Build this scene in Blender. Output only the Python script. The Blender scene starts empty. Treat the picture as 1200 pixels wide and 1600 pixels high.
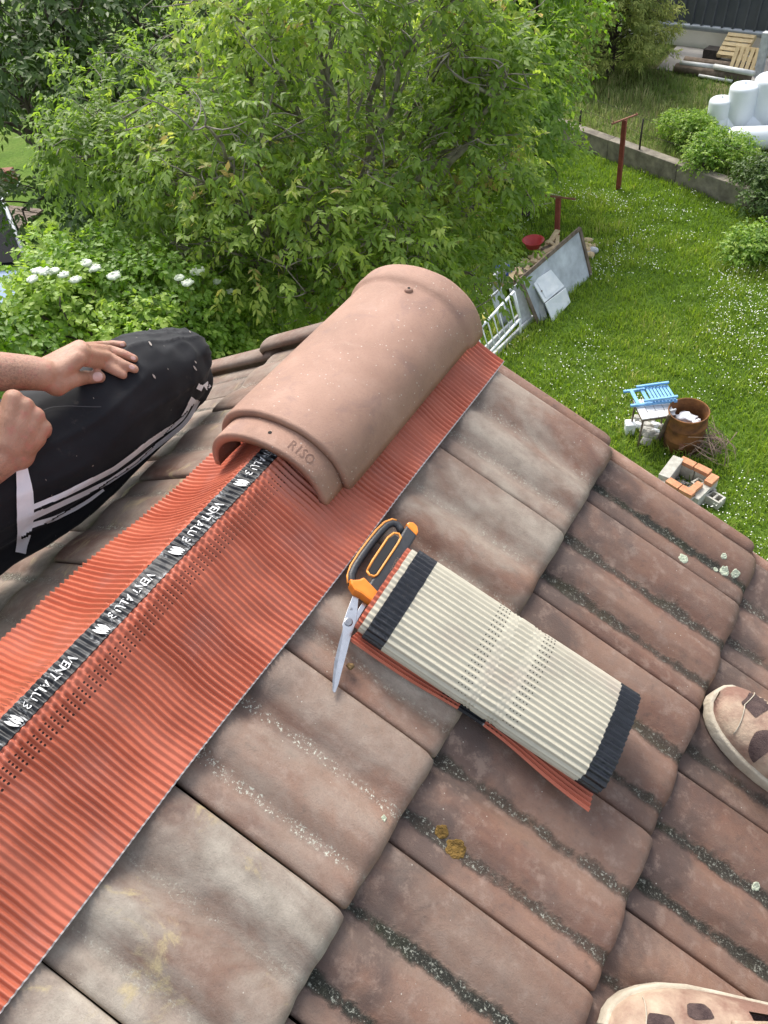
import bpy, bmesh, math, random
import numpy as np
from mathutils import Vector, Matrix
from mathutils.bvhtree import BVHTree
from mathutils import noise as mnoise
random.seed(7); rng = np.random.default_rng(7)
R = math.radians
scene = bpy.context.scene
col = scene.collection

# ------------------------------------------------------------ camera
CAM = np.array([0.699, -1.060, 0.816])
RW = np.array([[0.8453797, 0.5193626, -0.1248825],
               [0.3090907, -0.6662904, -0.6786163],
               [-0.4356559, 0.5350884, -0.7237986]])       # rows: right, down, forward
FPX = 1220.0                                               # focal length for a 1200 x 1600 frame
cam = bpy.data.cameras.new('camera')
cam.sensor_fit = 'VERTICAL'; cam.sensor_height = 36.0; cam.lens = 36.0 * FPX / 1600.0
cam.clip_start = 0.02; cam.clip_end = 400
co = bpy.data.objects.new('camera', cam); col.objects.link(co)
m3 = np.array([RW[0], -RW[1], -RW[2]]).T
mw = Matrix.Identity(4)
for i in range(3):
    for j in range(3): mw[i][j] = m3[i, j]
    mw[i][3] = CAM[i]
co.matrix_world = mw
scene.camera = co
scene.render.resolution_x = 768; scene.render.resolution_y = 1024

# ------------------------------------------------------------ light
SUN_AZ = 312.0      # compass-like angle of the place the sun stands, from +Y clockwise
SUN_EL = 52.0
sd = Vector((math.sin(R(SUN_AZ)) * math.cos(R(SUN_EL)), math.cos(R(SUN_AZ)) * math.cos(R(SUN_EL)), math.sin(R(SUN_EL))))
world = bpy.data.worlds.new('World'); scene.world = world; world.use_nodes = True
wn = world.node_tree.nodes; wl = world.node_tree.links
sky = wn.new('ShaderNodeTexSky'); sky.sky_type = 'NISHITA'; sky.sun_disc = False
sky.sun_elevation = R(SUN_EL); sky.sun_rotation = R(SUN_AZ)
sky.air_density = 1.0; sky.dust_density = 3.0; sky.ozone_density = 1.0
bgn = wn['Background']; bgn.inputs['Strength'].default_value = 0.13
hsv = wn.new('ShaderNodeHueSaturation'); hsv.inputs['Saturation'].default_value = 0.42      # thin cloud veil: paler sky
wl.new(sky.outputs[0], hsv.inputs['Color']); wl.new(hsv.outputs[0], bgn.inputs['Color'])
sl = bpy.data.lights.new('sun', 'SUN'); sl.energy = 1.5; sl.angle = R(26); sl.color = (1.0, 0.93, 0.82)
so = bpy.data.objects.new('sun', sl); col.objects.link(so)
so.rotation_euler = sd.to_track_quat('Z', 'Y').to_euler()
vs = scene.view_settings
vs.view_transform = 'Standard'; vs.look = 'None'; vs.exposure = 1.34; vs.gamma = 1.0; vs.use_curve_mapping = False

# ------------------------------------------------------------ geometry of the place
PITCH = R(25.0); CP, SP = math.cos(PITCH), math.sin(PITCH)
TW = 0.225                     # tile cover width
U1 = 0.4447; EXPO = 0.3263     # lower edge of the top course, exposure
STEP = 0.0225                  # each course lies this much lower
VB = 0.1025                    # stagger of the even courses
GZ = -7.0                      # lawn
TZ = -6.65                     # neighbour's ground behind the low wall

def roof(u, v, h=0.0, side=1):
    return Vector((side * (u * CP + h * SP), v, -u * SP + h * CP))
def ray(x, y):
    d = RW.T @ np.array([(x - 600) / FPX, (y - 800) / FPX, 1.0])
    return d / np.linalg.norm(d)
def at(x, y, t): return Vector(CAM + t * ray(x, y))
def gp(x, y, z=GZ):
    r = ray(x, y); return Vector(CAM + (z - CAM[2]) / r[2] * r)
def ru(x, y, h=0.0):           # pixel -> (u, v) on the right slope at height h
    n = np.array([SP, 0, CP]); r = ray(x, y); t = (h - n @ CAM) / (n @ r); X = CAM + t * r
    return float(X @ np.array([CP, 0, -SP])), float(X[1])

# ------------------------------------------------------------ material helpers
def new_mat(name):
    m = bpy.data.materials.new(name); m.use_nodes = True
    return m, m.node_tree.nodes, m.node_tree.links, m.node_tree.nodes['Principled BSDF']
class NT:
    def __init__(s, m): s.n = m.node_tree.nodes; s.l = m.node_tree.links
    def lk(s, a, b): s.l.new(a, b)
    def val(s, sock, v):
        if hasattr(v, 'is_linked') or isinstance(v, bpy.types.NodeSocket): s.l.new(v, sock)
        else: sock.default_value = v
    def math(s, op, a, b=0.0, c=None, clamp=False):
        q = s.n.new('ShaderNodeMath'); q.operation = op; q.use_clamp = clamp
        s.val(q.inputs[0], a); s.val(q.inputs[1], b)
        if c is not None: s.val(q.inputs[2], c)
        return q.outputs[0]
    def mix(s, f, a, b):
        q = s.n.new('ShaderNodeMix'); q.data_type = 'RGBA'
        s.val(q.inputs[0], f)
        for i, x in ((6, a), (7, b)):
            if isinstance(x, tuple): q.inputs[i].default_value = (*x[:3], 1)
            else: s.l.new(x, q.inputs[i])
        return q.outputs[2]
    def noise(s, vec, scale, detail=4, rough=.6, dist=0.0):
        q = s.n.new('ShaderNodeTexNoise'); q.inputs['Scale'].default_value = scale
        q.inputs['Detail'].default_value = detail; q.inputs['Roughness'].default_value = rough
        q.inputs['Distortion'].default_value = dist
        if vec is not None: s.l.new(vec, q.inputs['Vector'])
        return q.outputs['Fac']
    def voro(s, vec, scale, feat='F1'):
        q = s.n.new('ShaderNodeTexVoronoi'); q.inputs['Scale'].default_value = scale; q.feature = feat
        if vec is not None: s.l.new(vec, q.inputs['Vector'])
        return q.outputs['Distance']
    def ramp(s, f, stops, interp='LINEAR'):
        q = s.n.new('ShaderNodeValToRGB'); cr = q.color_ramp; cr.interpolation = interp
        while len(cr.elements) < len(stops): cr.elements.new(0.5)
        for e, (p, c) in zip(cr.elements, stops):
            e.position = p; e.color = (*c[:3], 1) if isinstance(c, tuple) else (c, c, c, 1)
        s.l.new(f, q.inputs[0]); return q.outputs[0]
    def coord(s, kind='Object'): return s.n.new('ShaderNodeTexCoord').outputs[kind]
    def attr(s, name, kind='GEOMETRY', out='Fac'):
        q = s.n.new('ShaderNodeAttribute'); q.attribute_name = name; q.attribute_type = kind
        return q.outputs[out]
    def rand(s): return s.n.new('ShaderNodeObjectInfo').outputs['Random']
    def vadd(s, a, b):
        q = s.n.new('ShaderNodeVectorMath'); q.operation = 'ADD'; s.l.new(a, q.inputs[0])
        if isinstance(b, tuple): q.inputs[1].default_value = b
        else: s.l.new(b, q.inputs[1])
        return q.outputs[0]
    def vmul(s, a, b):
        q = s.n.new('ShaderNodeVectorMath'); q.operation = 'MULTIPLY'; s.l.new(a, q.inputs[0]); q.inputs[1].default_value = b
        return q.outputs[0]
    def bump(s, h, strength, dist):
        q = s.n.new('ShaderNodeBump'); q.inputs['Strength'].default_value = strength; q.inputs['Distance'].default_value = dist
        s.l.new(h, q.inputs['Height']); return q.outputs[0]
    def sep(s, v):
        q = s.n.new('ShaderNodeSeparateXYZ'); s.l.new(v, q.inputs[0]); return q.outputs
def step_up(nt, x, lo, hi):
    q = nt.n.new('ShaderNodeMapRange'); q.interpolation_type = 'SMOOTHSTEP'
    nt.val(q.inputs[0], x); q.inputs[1].default_value = lo; q.inputs[2].default_value = hi
    return q.outputs[0]

MATS = {}
def simple(name, c1, c2=None, scale=20, rough=.7, bump=0.0, bscale=60, metal=0.0, spec=.5, detail=5, lo=.35, hi=.65, coord='Object'):
    if name in MATS: return MATS[name]
    m, n, l, b = new_mat(name); t = NT(m)
    b.inputs['Roughness'].default_value = rough; b.inputs['Metallic'].default_value = metal
    b.inputs['Specular IOR Level'].default_value = spec
    if c2 is None: b.inputs['Base Color'].default_value = (*c1, 1)
    else:
        f = t.noise(t.coord(coord), scale, detail)
        t.lk(t.ramp(f, [(lo, c1), (hi, c2)]), b.inputs['Base Color'])
    if bump > 0:
        t.lk(t.bump(t.noise(t.coord(coord), bscale, 6), bump, .01), b.inputs['Normal'])
    MATS[name] = m; return m

def leaf_mat(name, stops, trans=.35, rough=.5):
    m, n, l, b = new_mat(name); t = NT(m)
    c = t.ramp(t.attr('rnd'), stops)
    t.lk(c, b.inputs['Base Color']); b.inputs['Roughness'].default_value = rough
    tr = n.new('ShaderNodeBsdfTranslucent')
    hs = n.new('ShaderNodeHueSaturation'); hs.inputs['Value'].default_value = 1.35; hs.inputs['Saturation'].default_value = 1.1
    t.lk(c, hs.inputs['Color']); t.lk(hs.outputs[0], tr.inputs['Color'])
    mx = n.new('ShaderNodeMixShader'); mx.inputs[0].default_value = trans
    t.lk(b.outputs[0], mx.inputs[1]); t.lk(tr.outputs[0], mx.inputs[2])
    t.lk(mx.outputs[0], n['Material Output'].inputs['Surface'])
    MATS[name] = m; return m

# ------------------------------------------------------------ object helpers
def link(o, parent=None):
    col.objects.link(o)
    if parent is not None: o.parent = parent
    return o
def thing(name, label, cat, loc=(0, 0, 0), group=None):
    o = bpy.data.objects.new(name, None); o.empty_display_size = .1; link(o)
    o.location = loc; tag(o, label, cat, group); return o
def tag(o, label=None, cat=None, group=None, kind=None):
    if label: o['label'] = label
    if cat: o['category'] = cat
    if group: o['group'] = group
    if kind: o['kind'] = kind
    return o
def place(o, parent):
    """parent with kept world position (parents are unrotated empties)"""
    if parent is not None:
        o.parent = parent
        p = parent; off = Vector((0, 0, 0))
        while p is not None: off += p.location; p = p.parent
        o.location = o.location - off
    return o
def smooth(me, on=True):
    me.polygons.foreach_set('use_smooth', [on] * len(me.polygons)); me.update()
def mk(name, verts, faces, mat, parent=None, sm=False, attrs=None, uv=None):
    me = bpy.data.meshes.new(name)
    me.from_pydata([tuple(v) for v in verts], [], faces); me.update()
    if sm: smooth(me)
    if mat: me.materials.append(mat)
    if attrs:
        for k, a in attrs.items():
            at_ = me.attributes.new(k, 'FLOAT', 'POINT'); at_.data.foreach_set('value', np.asarray(a, np.float32))
    o = bpy.data.objects.new(name, me); link(o); place(o, parent)
    return o
def mk_np(name, V, T, mat, parent=None, attrs=None, sm=False):
    """big triangle mesh from arrays"""
    V = np.asarray(V, np.float32); T = np.asarray(T, np.int32)
    me = bpy.data.meshes.new(name)
    me.vertices.add(len(V)); me.vertices.foreach_set('co', V.ravel())
    k = T.shape[1]
    me.loops.add(T.size); me.loops.foreach_set('vertex_index', T.ravel())
    me.polygons.add(len(T)); me.polygons.foreach_set('loop_start', np.arange(0, T.size, k, dtype=np.int32))
    if attrs:
        for kk, a in attrs.items():
            at_ = me.attributes.new(kk, 'FLOAT', 'POINT'); at_.data.foreach_set('value', np.asarray(a, np.float32))
    me.update(calc_edges=True)
    if sm: smooth(me)
    me.materials.append(mat)
    o = bpy.data.objects.new(name, me); link(o); place(o, parent); return o
class MB:
    """collects shapes for one mesh"""
    def __init__(s): s.v = []; s.f = []
    def add(s, v, f):
        k = len(s.v); s.v += [Vector(x) for x in v]; s.f += [tuple(i + k for i in q) for q in f]; return s
    def box(s, c, size, rot=None, taper=1.0):
        x, y, z = [q / 2 for q in size]; vs = []
        for dz, k in ((-z, 1.0), (z, taper)):
            for dx, dy in ((-x, -y), (x, -y), (x, y), (-x, y)): vs.append(Vector((dx * k, dy * k, dz)))
        if rot is not None: vs = [rot @ q for q in vs]
        c = Vector(c)
        return s.add([q + c for q in vs], [(0, 3, 2, 1), (4, 5, 6, 7), (0, 1, 5, 4), (1, 2, 6, 5), (2, 3, 7, 6), (3, 0, 4, 7)])
    def bar(s, a, b, w, h=None, up=(0, 0, 1)):
        a = Vector(a); b = Vector(b); h = h or w; d = (b - a); L = d.length; d.normalize()
        up = Vector(up); 
        if abs(d.dot(up)) > .98: up = Vector((1, 0, 0))
        x = d.cross(up).normalized(); z = x.cross(d)
        rot = Matrix((x, d, z)).transposed()
        return s.box((a + b) / 2, (w, L, h), rot)
    def tube(s, path, r, n=8, caps=True):
        path = [Vector(p) for p in path]
        rr = r if isinstance(r, (list, tuple, np.ndarray)) else [r] * len(path)
        k0 = len(s.v); prev = None
        for i, p in enumerate(path):
            d = (path[min(i + 1, len(path) - 1)] - path[max(i - 1, 0)]).normalized()
            if prev is None:
                ref = Vector((0, 0, 1)) if abs(d.z) < .9 else Vector((1, 0, 0)); x = d.cross(ref).normalized()
            else:
                x = (prev - d * prev.dot(d)).normalized()
            prev = x; y = d.cross(x)
            for j in range(n):
                a = 2 * math.pi * j / n; s.v.append(p + (x * math.cos(a) + y * math.sin(a)) * rr[i])
        for i in range(len(path) - 1):
            for j in range(n):
                a = k0 + i * n + j; b = k0 + i * n + (j + 1) % n; s.f.append((a, b, b + n, a + n))
        if caps:
            s.f.append(tuple(k0 + j for j in reversed(range(n)))); s.f.append(tuple(k0 + (len(path) - 1) * n + j for j in range(n)))
        return s
    def ball(s, c, r, n=10, m=7):
        c = Vector(c); r = Vector((r, r, r)) if not hasattr(r, '__len__') else Vector(r)
        k0 = len(s.v)
        for i in range(m + 1):
            th = math.pi * i / m
            for j in range(n):
                a = 2 * math.pi * j / n
                s.v.append(c + Vector((r.x * math.sin(th) * math.cos(a), r.y * math.sin(th) * math.sin(a), r.z * math.cos(th))))
        for i in range(m):
            for j in range(n):
                a = k0 + i * n + j; b = k0 + i * n + (j + 1) % n; s.f.append((a, a + n, b + n, b))
        return s
    def prism(s, pts, up, h):
        """closed polygon pts (3D) extruded by vector up*h"""
        k0 = len(s.v); n = len(pts); up = Vector(up)
        for p in pts: s.v.append(Vector(p))
        for p in pts: s.v.append(Vector(p) + up * h)
        s.f.append(tuple(k0 + i for i in reversed(range(n)))); s.f.append(tuple(k0 + n + i for i in range(n)))
        for i in range(n): s.f.append((k0 + i, k0 + (i + 1) % n, k0 + n + (i + 1) % n, k0 + n + i))
        return s
    def build(s, name, mat, parent=None, sm=False, bevel=0.0, seg=2):
        me = bpy.data.meshes.new(name); me.from_pydata([tuple(v) for v in s.v], [], s.f); me.update()
        if bevel > 0:
            bm = bmesh.new(); bm.from_mesh(me); bmesh.ops.remove_doubles(bm, verts=bm.verts, dist=1e-6)
            bmesh.ops.recalc_face_normals(bm, faces=bm.faces)
            ed = [e for e in bm.edges if len(e.link_faces) == 2 and e.calc_face_angle(0) > R(35)]
            bmesh.ops.bevel(bm, geom=ed, offset=bevel, segments=seg, affect='EDGES', profile=.6)
            bm.to_mesh(me); bm.free()
        if sm: smooth(me)
        me.materials.append(mat)
        o = bpy.data.objects.new(name, me); link(o); place(o, parent); return o
def rotz(a): return Matrix.Rotation(a, 3, 'Z')
def shared(name, me, parent, loc, rot=None):
    o = bpy.data.objects.new(name, me); link(o); o.location = loc
    if rot is not None: o.rotation_euler = rot
    place(o, parent); return o

# ------------------------------------------------------------ materials of the roof
def tile_material():
    m, n, l, b = new_mat('clay_tile'); t = NT(m)
    oc = t.coord(); rnd = t.rand()
    off = n.new('ShaderNodeCombineXYZ'); t.lk(t.math('MULTIPLY', rnd, 37.0), off.inputs[0]); t.lk(t.math('MULTIPLY', rnd, 91.0), off.inputs[1])
    p = t.vadd(oc, off.outputs[0])
    stretched = t.vmul(p, (0.45, 1.0, 1.0))
    big = t.noise(stretched, 7, 5, .62, .4); mid = t.noise(p, 26, 6, .65); fine = t.noise(p, 420, 4, .7)
    clay = t.ramp(big, [(.26, (.085, .048, .036)), (.44, (.17, .088, .062)), (.6, (.225, .125, .088)), (.78, (.29, .185, .135))])
    clay = t.mix(t.math('MULTIPLY', t.math('SUBTRACT', mid, .42), 1.3, clamp=True), clay, (.10, .07, .066))
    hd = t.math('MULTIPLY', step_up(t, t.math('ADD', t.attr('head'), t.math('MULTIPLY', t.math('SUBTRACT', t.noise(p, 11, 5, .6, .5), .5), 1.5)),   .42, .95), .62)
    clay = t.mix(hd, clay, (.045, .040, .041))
    blotch = t.noise(t.vadd(p, (9, 4, 2)), 34, 7, .72)
    clay = t.mix(t.math('MULTIPLY', step_up(t, blotch, .50, .66), .45), clay, (.30, .215, .175))
    clay = t.mix(t.math('MULTIPLY', step_up(t, blotch, .46, .30), .5), clay, (.075, .05, .043))
    # weathered grey-tan bloom
    bl = t.attr('bleach', 'OBJECT')
    bm_ = t.math('MULTIPLY', bl, step_up(t, t.noise(t.vadd(stretched, (5, 3, 1)), 9, 6, .6, .6), .30, .62))
    grey = t.ramp(mid, [(.3, (.235, .20, .165)), (.62, (.38, .335, .28))])
    c = t.mix(t.math('MULTIPLY', bm_, t.math('SUBTRACT', 1.0, t.math('MULTIPLY', hd, .85))), clay, grey)
    # ochre lichen bloom on some tiles
    oc_ = t.attr('ochre', 'OBJECT')
    om = t.math('MULTIPLY', oc_, step_up(t, t.noise(t.vadd(p, (11, 7, 3)), 10, 6, .7, 1.0), .55, .68))
    c = t.mix(om, c, (.44, .36, .20))
    # pale crust streaks lying along the grooves
    gv = t.attr('groove'); mo = t.attr('moss', 'OBJECT'); ch = t.attr('chalk', 'OBJECT')
    wob = t.math('ADD', t.math('ADD', gv, t.math('MULTIPLY', t.math('SUBTRACT', t.noise(t.vadd(p, (6, 2, 9)), 13, 3, .6), .56), 1.5)), t.math('MULTIPLY', t.math('SUBTRACT', t.noise(p, 60, 5, .7), .5), 1.15))
    ms = t.math('MULTIPLY', step_up(t, wob, .28, .85), mo)
    speck = t.voro(p, 330); sp2 = t.noise(p, 430, 4, .8)
    mosscol = t.ramp(sp2, [(.36, (.014, .014, .011)), (.54, (.034, .034, .027)), (.66, (.06, .061, .05)), (.76, (.17, .17, .145))])
    greenish = t.mix(step_up(t, t.noise(p, 14, 3), .5, .68), mosscol, (.030, .034, .012))
    c = t.mix(ms, c, t.mix(.55, mosscol, greenish))
    cm = t.math('MULTIPLY', t.math('MULTIPLY', step_up(t, wob, .55, .8), ch), step_up(t, t.noise(t.vadd(p, (2, 9, 4)), 230, 5, .75), .54, .63))
    c = t.mix(cm, c, (.52, .53, .45))
    # grit and lime specks everywhere
    dots = t.math('MULTIPLY', t.math('LESS_THAN', t.voro(p, 85), .075), step_up(t, t.noise(t.vadd(p, (1, 2, 8)), 16, 3), .52, .62))
    c = t.mix(t.math('MULTIPLY', dots, .75), c, (.45, .43, .38))
    c = t.mix(t.math('MULTIPLY', t.math('SUBTRACT', fine, .5), .9, clamp=True), c, (.05, .035, .03))
    rb = t.math('MULTIPLY_ADD', rnd, .35, .80)
    hv = n.new('ShaderNodeHueSaturation'); t.lk(c, hv.inputs['Color']); t.lk(rb, hv.inputs['Value'])
    t.lk(hv.outputs[0], b.inputs['Base Color'])
    b.inputs['Roughness'].default_value = .72; b.inputs['Specular IOR Level'].default_value = .35
    hgt = t.math('ADD', t.math('MULTIPLY', fine, .35), t.math('ADD', t.math('MULTIPLY', mid, .8), t.math('MULTIPLY', ms, t.math('MULTIPLY', sp2, 3.0))))
    t.lk(t.bump(hgt, .6, .0035), b.inputs['Normal'])
    return m
M_TILE = tile_material()
def new_clay():
    m, n, l, b = new_mat('new_clay'); t = NT(m); p = t.coord()
    c = t.ramp(t.noise(p, 9, 5, .6, .3), [(.3, (.26, .15, .108)), (.52, (.335, .195, .142)), (.72, (.39, .235, .175))])
    c = t.mix(t.math('MULTIPLY', t.math('SUBTRACT', t.noise(p, 300, 3, .7), .5), 1.0, clamp=True), c, (.16, .10, .085))
    d1 = t.math('LESS_THAN', t.voro(p, 95), .115)
    dm = t.math('MULTIPLY', d1, step_up(t, t.noise(p, 12, 3), .40, .55))
    d2 = t.math('MULTIPLY', t.math('LESS_THAN', t.voro(t.vadd(p, (3, 1, 5)), 200), .12), step_up(t, t.noise(t.vadd(p, (7, 1, 2)), 10, 3), .5, .62))
    st_ = t.noise(t.vadd(p, (3, 8, 1)), 15, 7, .72, .8)
    c = t.mix(t.math('MULTIPLY', step_up(t, st_, .52, .66), .35), c, (.20, .125, .115))
    c = t.mix(t.math('MULTIPLY', step_up(t, st_, .46, .30), .35), c, (.42, .28, .22))
    c = t.mix(t.math('MULTIPLY', t.math('MAXIMUM', dm, d2), .75), c, (.55, .47, .41))
    t.lk(c, b.inputs['Base Color']); b.inputs['Roughness'].default_value = .62; b.inputs['Specular IOR Level'].default_value = .4
    t.lk(t.bump(t.math('ADD', t.math('MULTIPLY', t.noise(p, 500, 4, .7), 1.2), t.noise(p, 40, 5)), .5, .0025), b.inputs['Normal'])
    return m
M_CLAY = new_clay()

def vent_material(name, colr, dark, holes, hole_rows, hole_r=.0016):
    """painted corrugated foil: uv.x = metres from the band, uv.y = metres along the strip"""
    m, n, l, b = new_mat(name); t = NT(m)
    s = t.attr('sx'); y = t.attr('sy')
    c = t.mix(step_up(t, t.noise(t.coord(), 16, 5, .65), .4, .7), colr, dark)
    dust = t.math('MULTIPLY', step_up(t, t.noise(t.coord(), 8, 4), .5, .75), .18)
    c = t.mix(dust, c, (.62, .40, .36))
    if holes:
        lo, hi, py = hole_rows
        px = (hi - lo) / 4.0
        a = t.math('MULTIPLY', t.math('SUBTRACT', t.math('FRACT', t.math('DIVIDE', t.math('SUBTRACT', s, lo), px)), .5), px)
        q = t.math('MULTIPLY', t.math('SUBTRACT', t.math('FRACT', t.math('DIVIDE', y, py)), .5), py)
        d = t.math('SQRT', t.math('ADD', t.math('MULTIPLY', a, a), t.math('MULTIPLY', q, q)))
        inside = t.math('MULTIPLY', t.math('GREATER_THAN', s, lo), t.math('LESS_THAN', s, hi))
        c = t.mix(t.math('MULTIPLY', t.math('LESS_THAN', d, hole_r), inside), c, (.012, .008, .008))
    t.lk(c, b.inputs['Base Color']); b.inputs['Roughness'].default_value = .42; b.inputs['Specular IOR Level'].default_value = .45
    t.lk(t.bump(t.noise(t.coord(), 240, 4), .12, .002), b.inputs['Normal'])
    return m
PLEAT = 0.0090
M_RED = vent_material('red_painted_foil', (.46, .125, .072), (.40, .10, .056), True, (.022, .050, PLEAT), .0019)
M_CREAM = vent_material('cream_foil', (.48, .45, .36), (.41, .385, .31), True, (.028, .050, .0092), .0009)
def band_material():
    m, n, l, b = new_mat('black_butyl'); t = NT(m)
    f = t.noise(t.coord(), 70, 5, .7)
    base = t.ramp(f, [(.35, (.008, .009, .012)), (.65, (.018, .02, .024)), (.85, (.06, .063, .07))])
    scuff = t.math('MULTIPLY', step_up(t, t.noise(t.coord(), 26, 4, .6), .50, .62), step_up(t, t.noise(t.vmul(t.coord(), (.5, 1.6, 1)), 210, 4, .75), .48, .60))
    t.lk(t.mix(t.math('MULTIPLY', scuff, .85), base, (.42, .43, .44)), b.inputs['Base Color'])
    b.inputs['Roughness'].default_value = .45; b.inputs['Specular IOR Level'].default_value = .35
    t.lk(t.bump(t.noise(t.coord(), 90, 4), .3, .003), b.inputs['Normal'])
    return m
M_BAND = band_material()
M_NAVY = simple('navy_film', (.003, .004, .008), (.006, .008, .014), 60, .35, .35, 110, spec=.7)
M_PRINT = simple('white_print', (.72, .73, .74), (.5, .51, .53), 90, .5)
M_EDGE = simple('pale_cut_edge', (.55, .50, .50), rough=.4)

# ------------------------------------------------------------ house
house = thing('house', 'house with weathered brown clay tiled roof under the workers feet', 'house', (0, -1.5, GZ))
NCOL, NCOURSE = 12, 7
def tile_profile(t):
    xs = [0, .015, .05, .12, .22, .31, .37, .42, .47, .53, .60, .68, .74, .79, .84, .875, .89, .93, .985, 1.0]
    zs = [-.0045, -.001, .0005, .0018, .0012, -.004, -.0095, -.0108, -.0085, -.002, .001, .0006, -.004, -.0098, -.0098, -.0082, -.0066, -.0066, -.0072, -.010]
    z = float(np.interp(t, xs, zs)); return z * 1.25 + .0012
def groove(t):
    return max(math.exp(-((t - .405) / .058) ** 2), math.exp(-((t - .805) / .050) ** 2))
def make_tile_mesh(name, t0, t1, seed, length=EXPO + .055):
    """local x = downslope (front edge at 0), y = along the ridge (far edge at 0, going negative), z = normal"""
    ny = max(10, int(44 * (t1 - t0))); us = [-length, -length * .75, -length * .5, -length * .35, -length * .22, -.06, -.03, -.018, -.011, -.006, -.0025, -.0006, 0.0]
    drop = [0, 0, 0, 0, 0, 0, -.0004, -.0012, -.003, -.006, -.0095, -.0135, -.019]
    V = []; G = []; F = []; HD = []
    gap = .0034
    ts = [t0 + (t1 - t0) * i / ny for i in range(ny + 1)]
    mnoise.seed_set(seed)
    def wob(a, b, c=0): return mnoise.noise(Vector((a * 6 + seed * 9.1, b * 6, c)))
    for i, u in enumerate(us):
        for j, t in enumerate(ts):
            z = tile_profile(t) * (1 if u < -.03 else .75 + .25 * (u / -.03)) + drop[i]
            if i < len(us) - 2: z += .0010 * wob(u, t)
            x = u + .0016 * wob(0, t * 2, 3) * (1 if i > 5 else 0)
            # corners of the front edge are rounded
            e = min((t - t0) * TW, (t1 - t) * TW)
            if e < .008 and i >= 7: x -= .006 * (1 - e / .008) ** 2
            y = -(t - t0) * TW
            if j == 0: y -= gap * .5
            if j == ny: y += gap * .5
            V.append((x, y + .0007 * wob(u * 2, 7, 5) * (1 if j in (0, ny) else 0), z)); G.append(groove(t))
    W = ny + 1
    for i in range(len(us) - 1):
        for j in range(ny): F.append((i * W + j, (i + 1) * W + j, (i + 1) * W + j + 1, i * W + j + 1))
    # skirt: sides and underside
    k = len(V); top = len(us) * W
    ring = [j for j in range(W)]                                   # back row
    border = [i * W for i in range(len(us))]; border2 = [i * W + ny for i in range(len(us))]
    loop = [i * W for i in range(len(us))] + [(len(us) - 1) * W + j for j in range(1, W)] + [i * W + ny for i in reversed(range(len(us) - 1))]
    base = len(V)
    for q in loop:
        v = V[q]; V.append((min(v[0], -.003), v[1], -.024)); G.append(0)
    for a in range(len(loop) - 1):
        F.append((loop[a], base + a, base + a + 1, loop[a + 1]))
    me = bpy.data.meshes.new(name); me.from_pydata(V, [], F); me.update()
    at_ = me.attributes.new('groove', 'FLOAT', 'POINT'); at_.data.foreach_set('value', np.array(G, np.float32))
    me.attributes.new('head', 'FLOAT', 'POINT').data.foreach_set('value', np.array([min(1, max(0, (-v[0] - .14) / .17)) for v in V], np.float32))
    bm = bmesh.new(); bm.from_mesh(me); bmesh.ops.recalc_face_normals(bm, faces=bm.faces)
    if sum(f.normal.z for f in bm.faces) < 0: bmesh.ops.reverse_faces(bm, faces=bm.faces)
    bm.to_mesh(me); bm.free()
    smooth(me)
    me.materials.append(M_TILE); return me
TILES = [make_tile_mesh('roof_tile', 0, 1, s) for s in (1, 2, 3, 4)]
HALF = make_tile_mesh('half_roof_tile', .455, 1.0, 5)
# mirrored set for the left slope keeps the tile's own hand: rotate 180 deg about z, far edge becomes near edge
tilt_r = (0, PITCH, 0)
M_BATTEN = simple('tarred_batten', (.03, .022, .018), (.055, .04, .03), 40, .9)
roofdeck = bpy.data.objects.new('roof_covering', None); link(roofdeck); roofdeck.location = (0, 0, 0); place(roofdeck, house)
deck = MB()
for s in (1, -1):
    a = roof(.02, .0, -.075, s); b = roof(.02 + EXPO * NCOURSE + .12, .0, -.075 - STEP * NCOURSE, s)
    for y0, y1 in ((-.004, -TW * NCOL),):
        deck.prism([(a.x, y0, a.z), (b.x, y0, b.z), (b.x, y1, b.z), (a.x, y1, a.z)], (0, 0, -1), .03)
deck.build('roof_boarding', M_BATTEN, roofdeck)
COURSE_STYLE = {1: dict(bleach=.9, moss=.12, chalk=.5), 2: dict(bleach=.25, moss=1.0, chalk=.8), 3: dict(bleach=.15, moss=1.0, chalk=.6)}
def lay(side, n, v_far, me, k):
    u = U1 + (n - 1) * EXPO; h = -(n - 1) * STEP
    o = bpy.data.objects.new('roof_tile', me); link(o)
    if side > 0:
        o.location = roof(u, v_far, h); o.rotation_euler = (0, PITCH, 0)
    else:
        # left slope: turned round, so its far edge in local terms is the near edge here
        o.location = roof(u, v_far - TW, h, -1); o.rotation_euler = (0, PITCH, math.pi)
    o.rotation_euler.rotate_axis('Z', random.uniform(-.004, .004)); o.location.z += random.uniform(-.0012, .0012)
    if side < 0: o.scale.z = .62
    place(o, roofdeck)
    st = dict(COURSE_STYLE.get(n, dict(bleach=.2, moss=.9, chalk=.5)))
    if side < 0: st = dict(bleach=.6, moss=.2 if n == 1 else .6, chalk=.9)
    for q in st: st[q] = max(0.0, min(1.0, st[q] * random.uniform(.55, 1.25)))
    st['ochre'] = .7 if side < 0 else 0.0
    if side > 0 and n == 1:
        if k >= 4: st.update(bleach=1.0, ochre=.8, moss=.1)
        elif k == 3: st.update(bleach=.45, chalk=1.0, moss=.05)
        elif k == 0: st.update(bleach=.8)
    for q, x in st.items(): o[q] = float(x)
    return o
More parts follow.
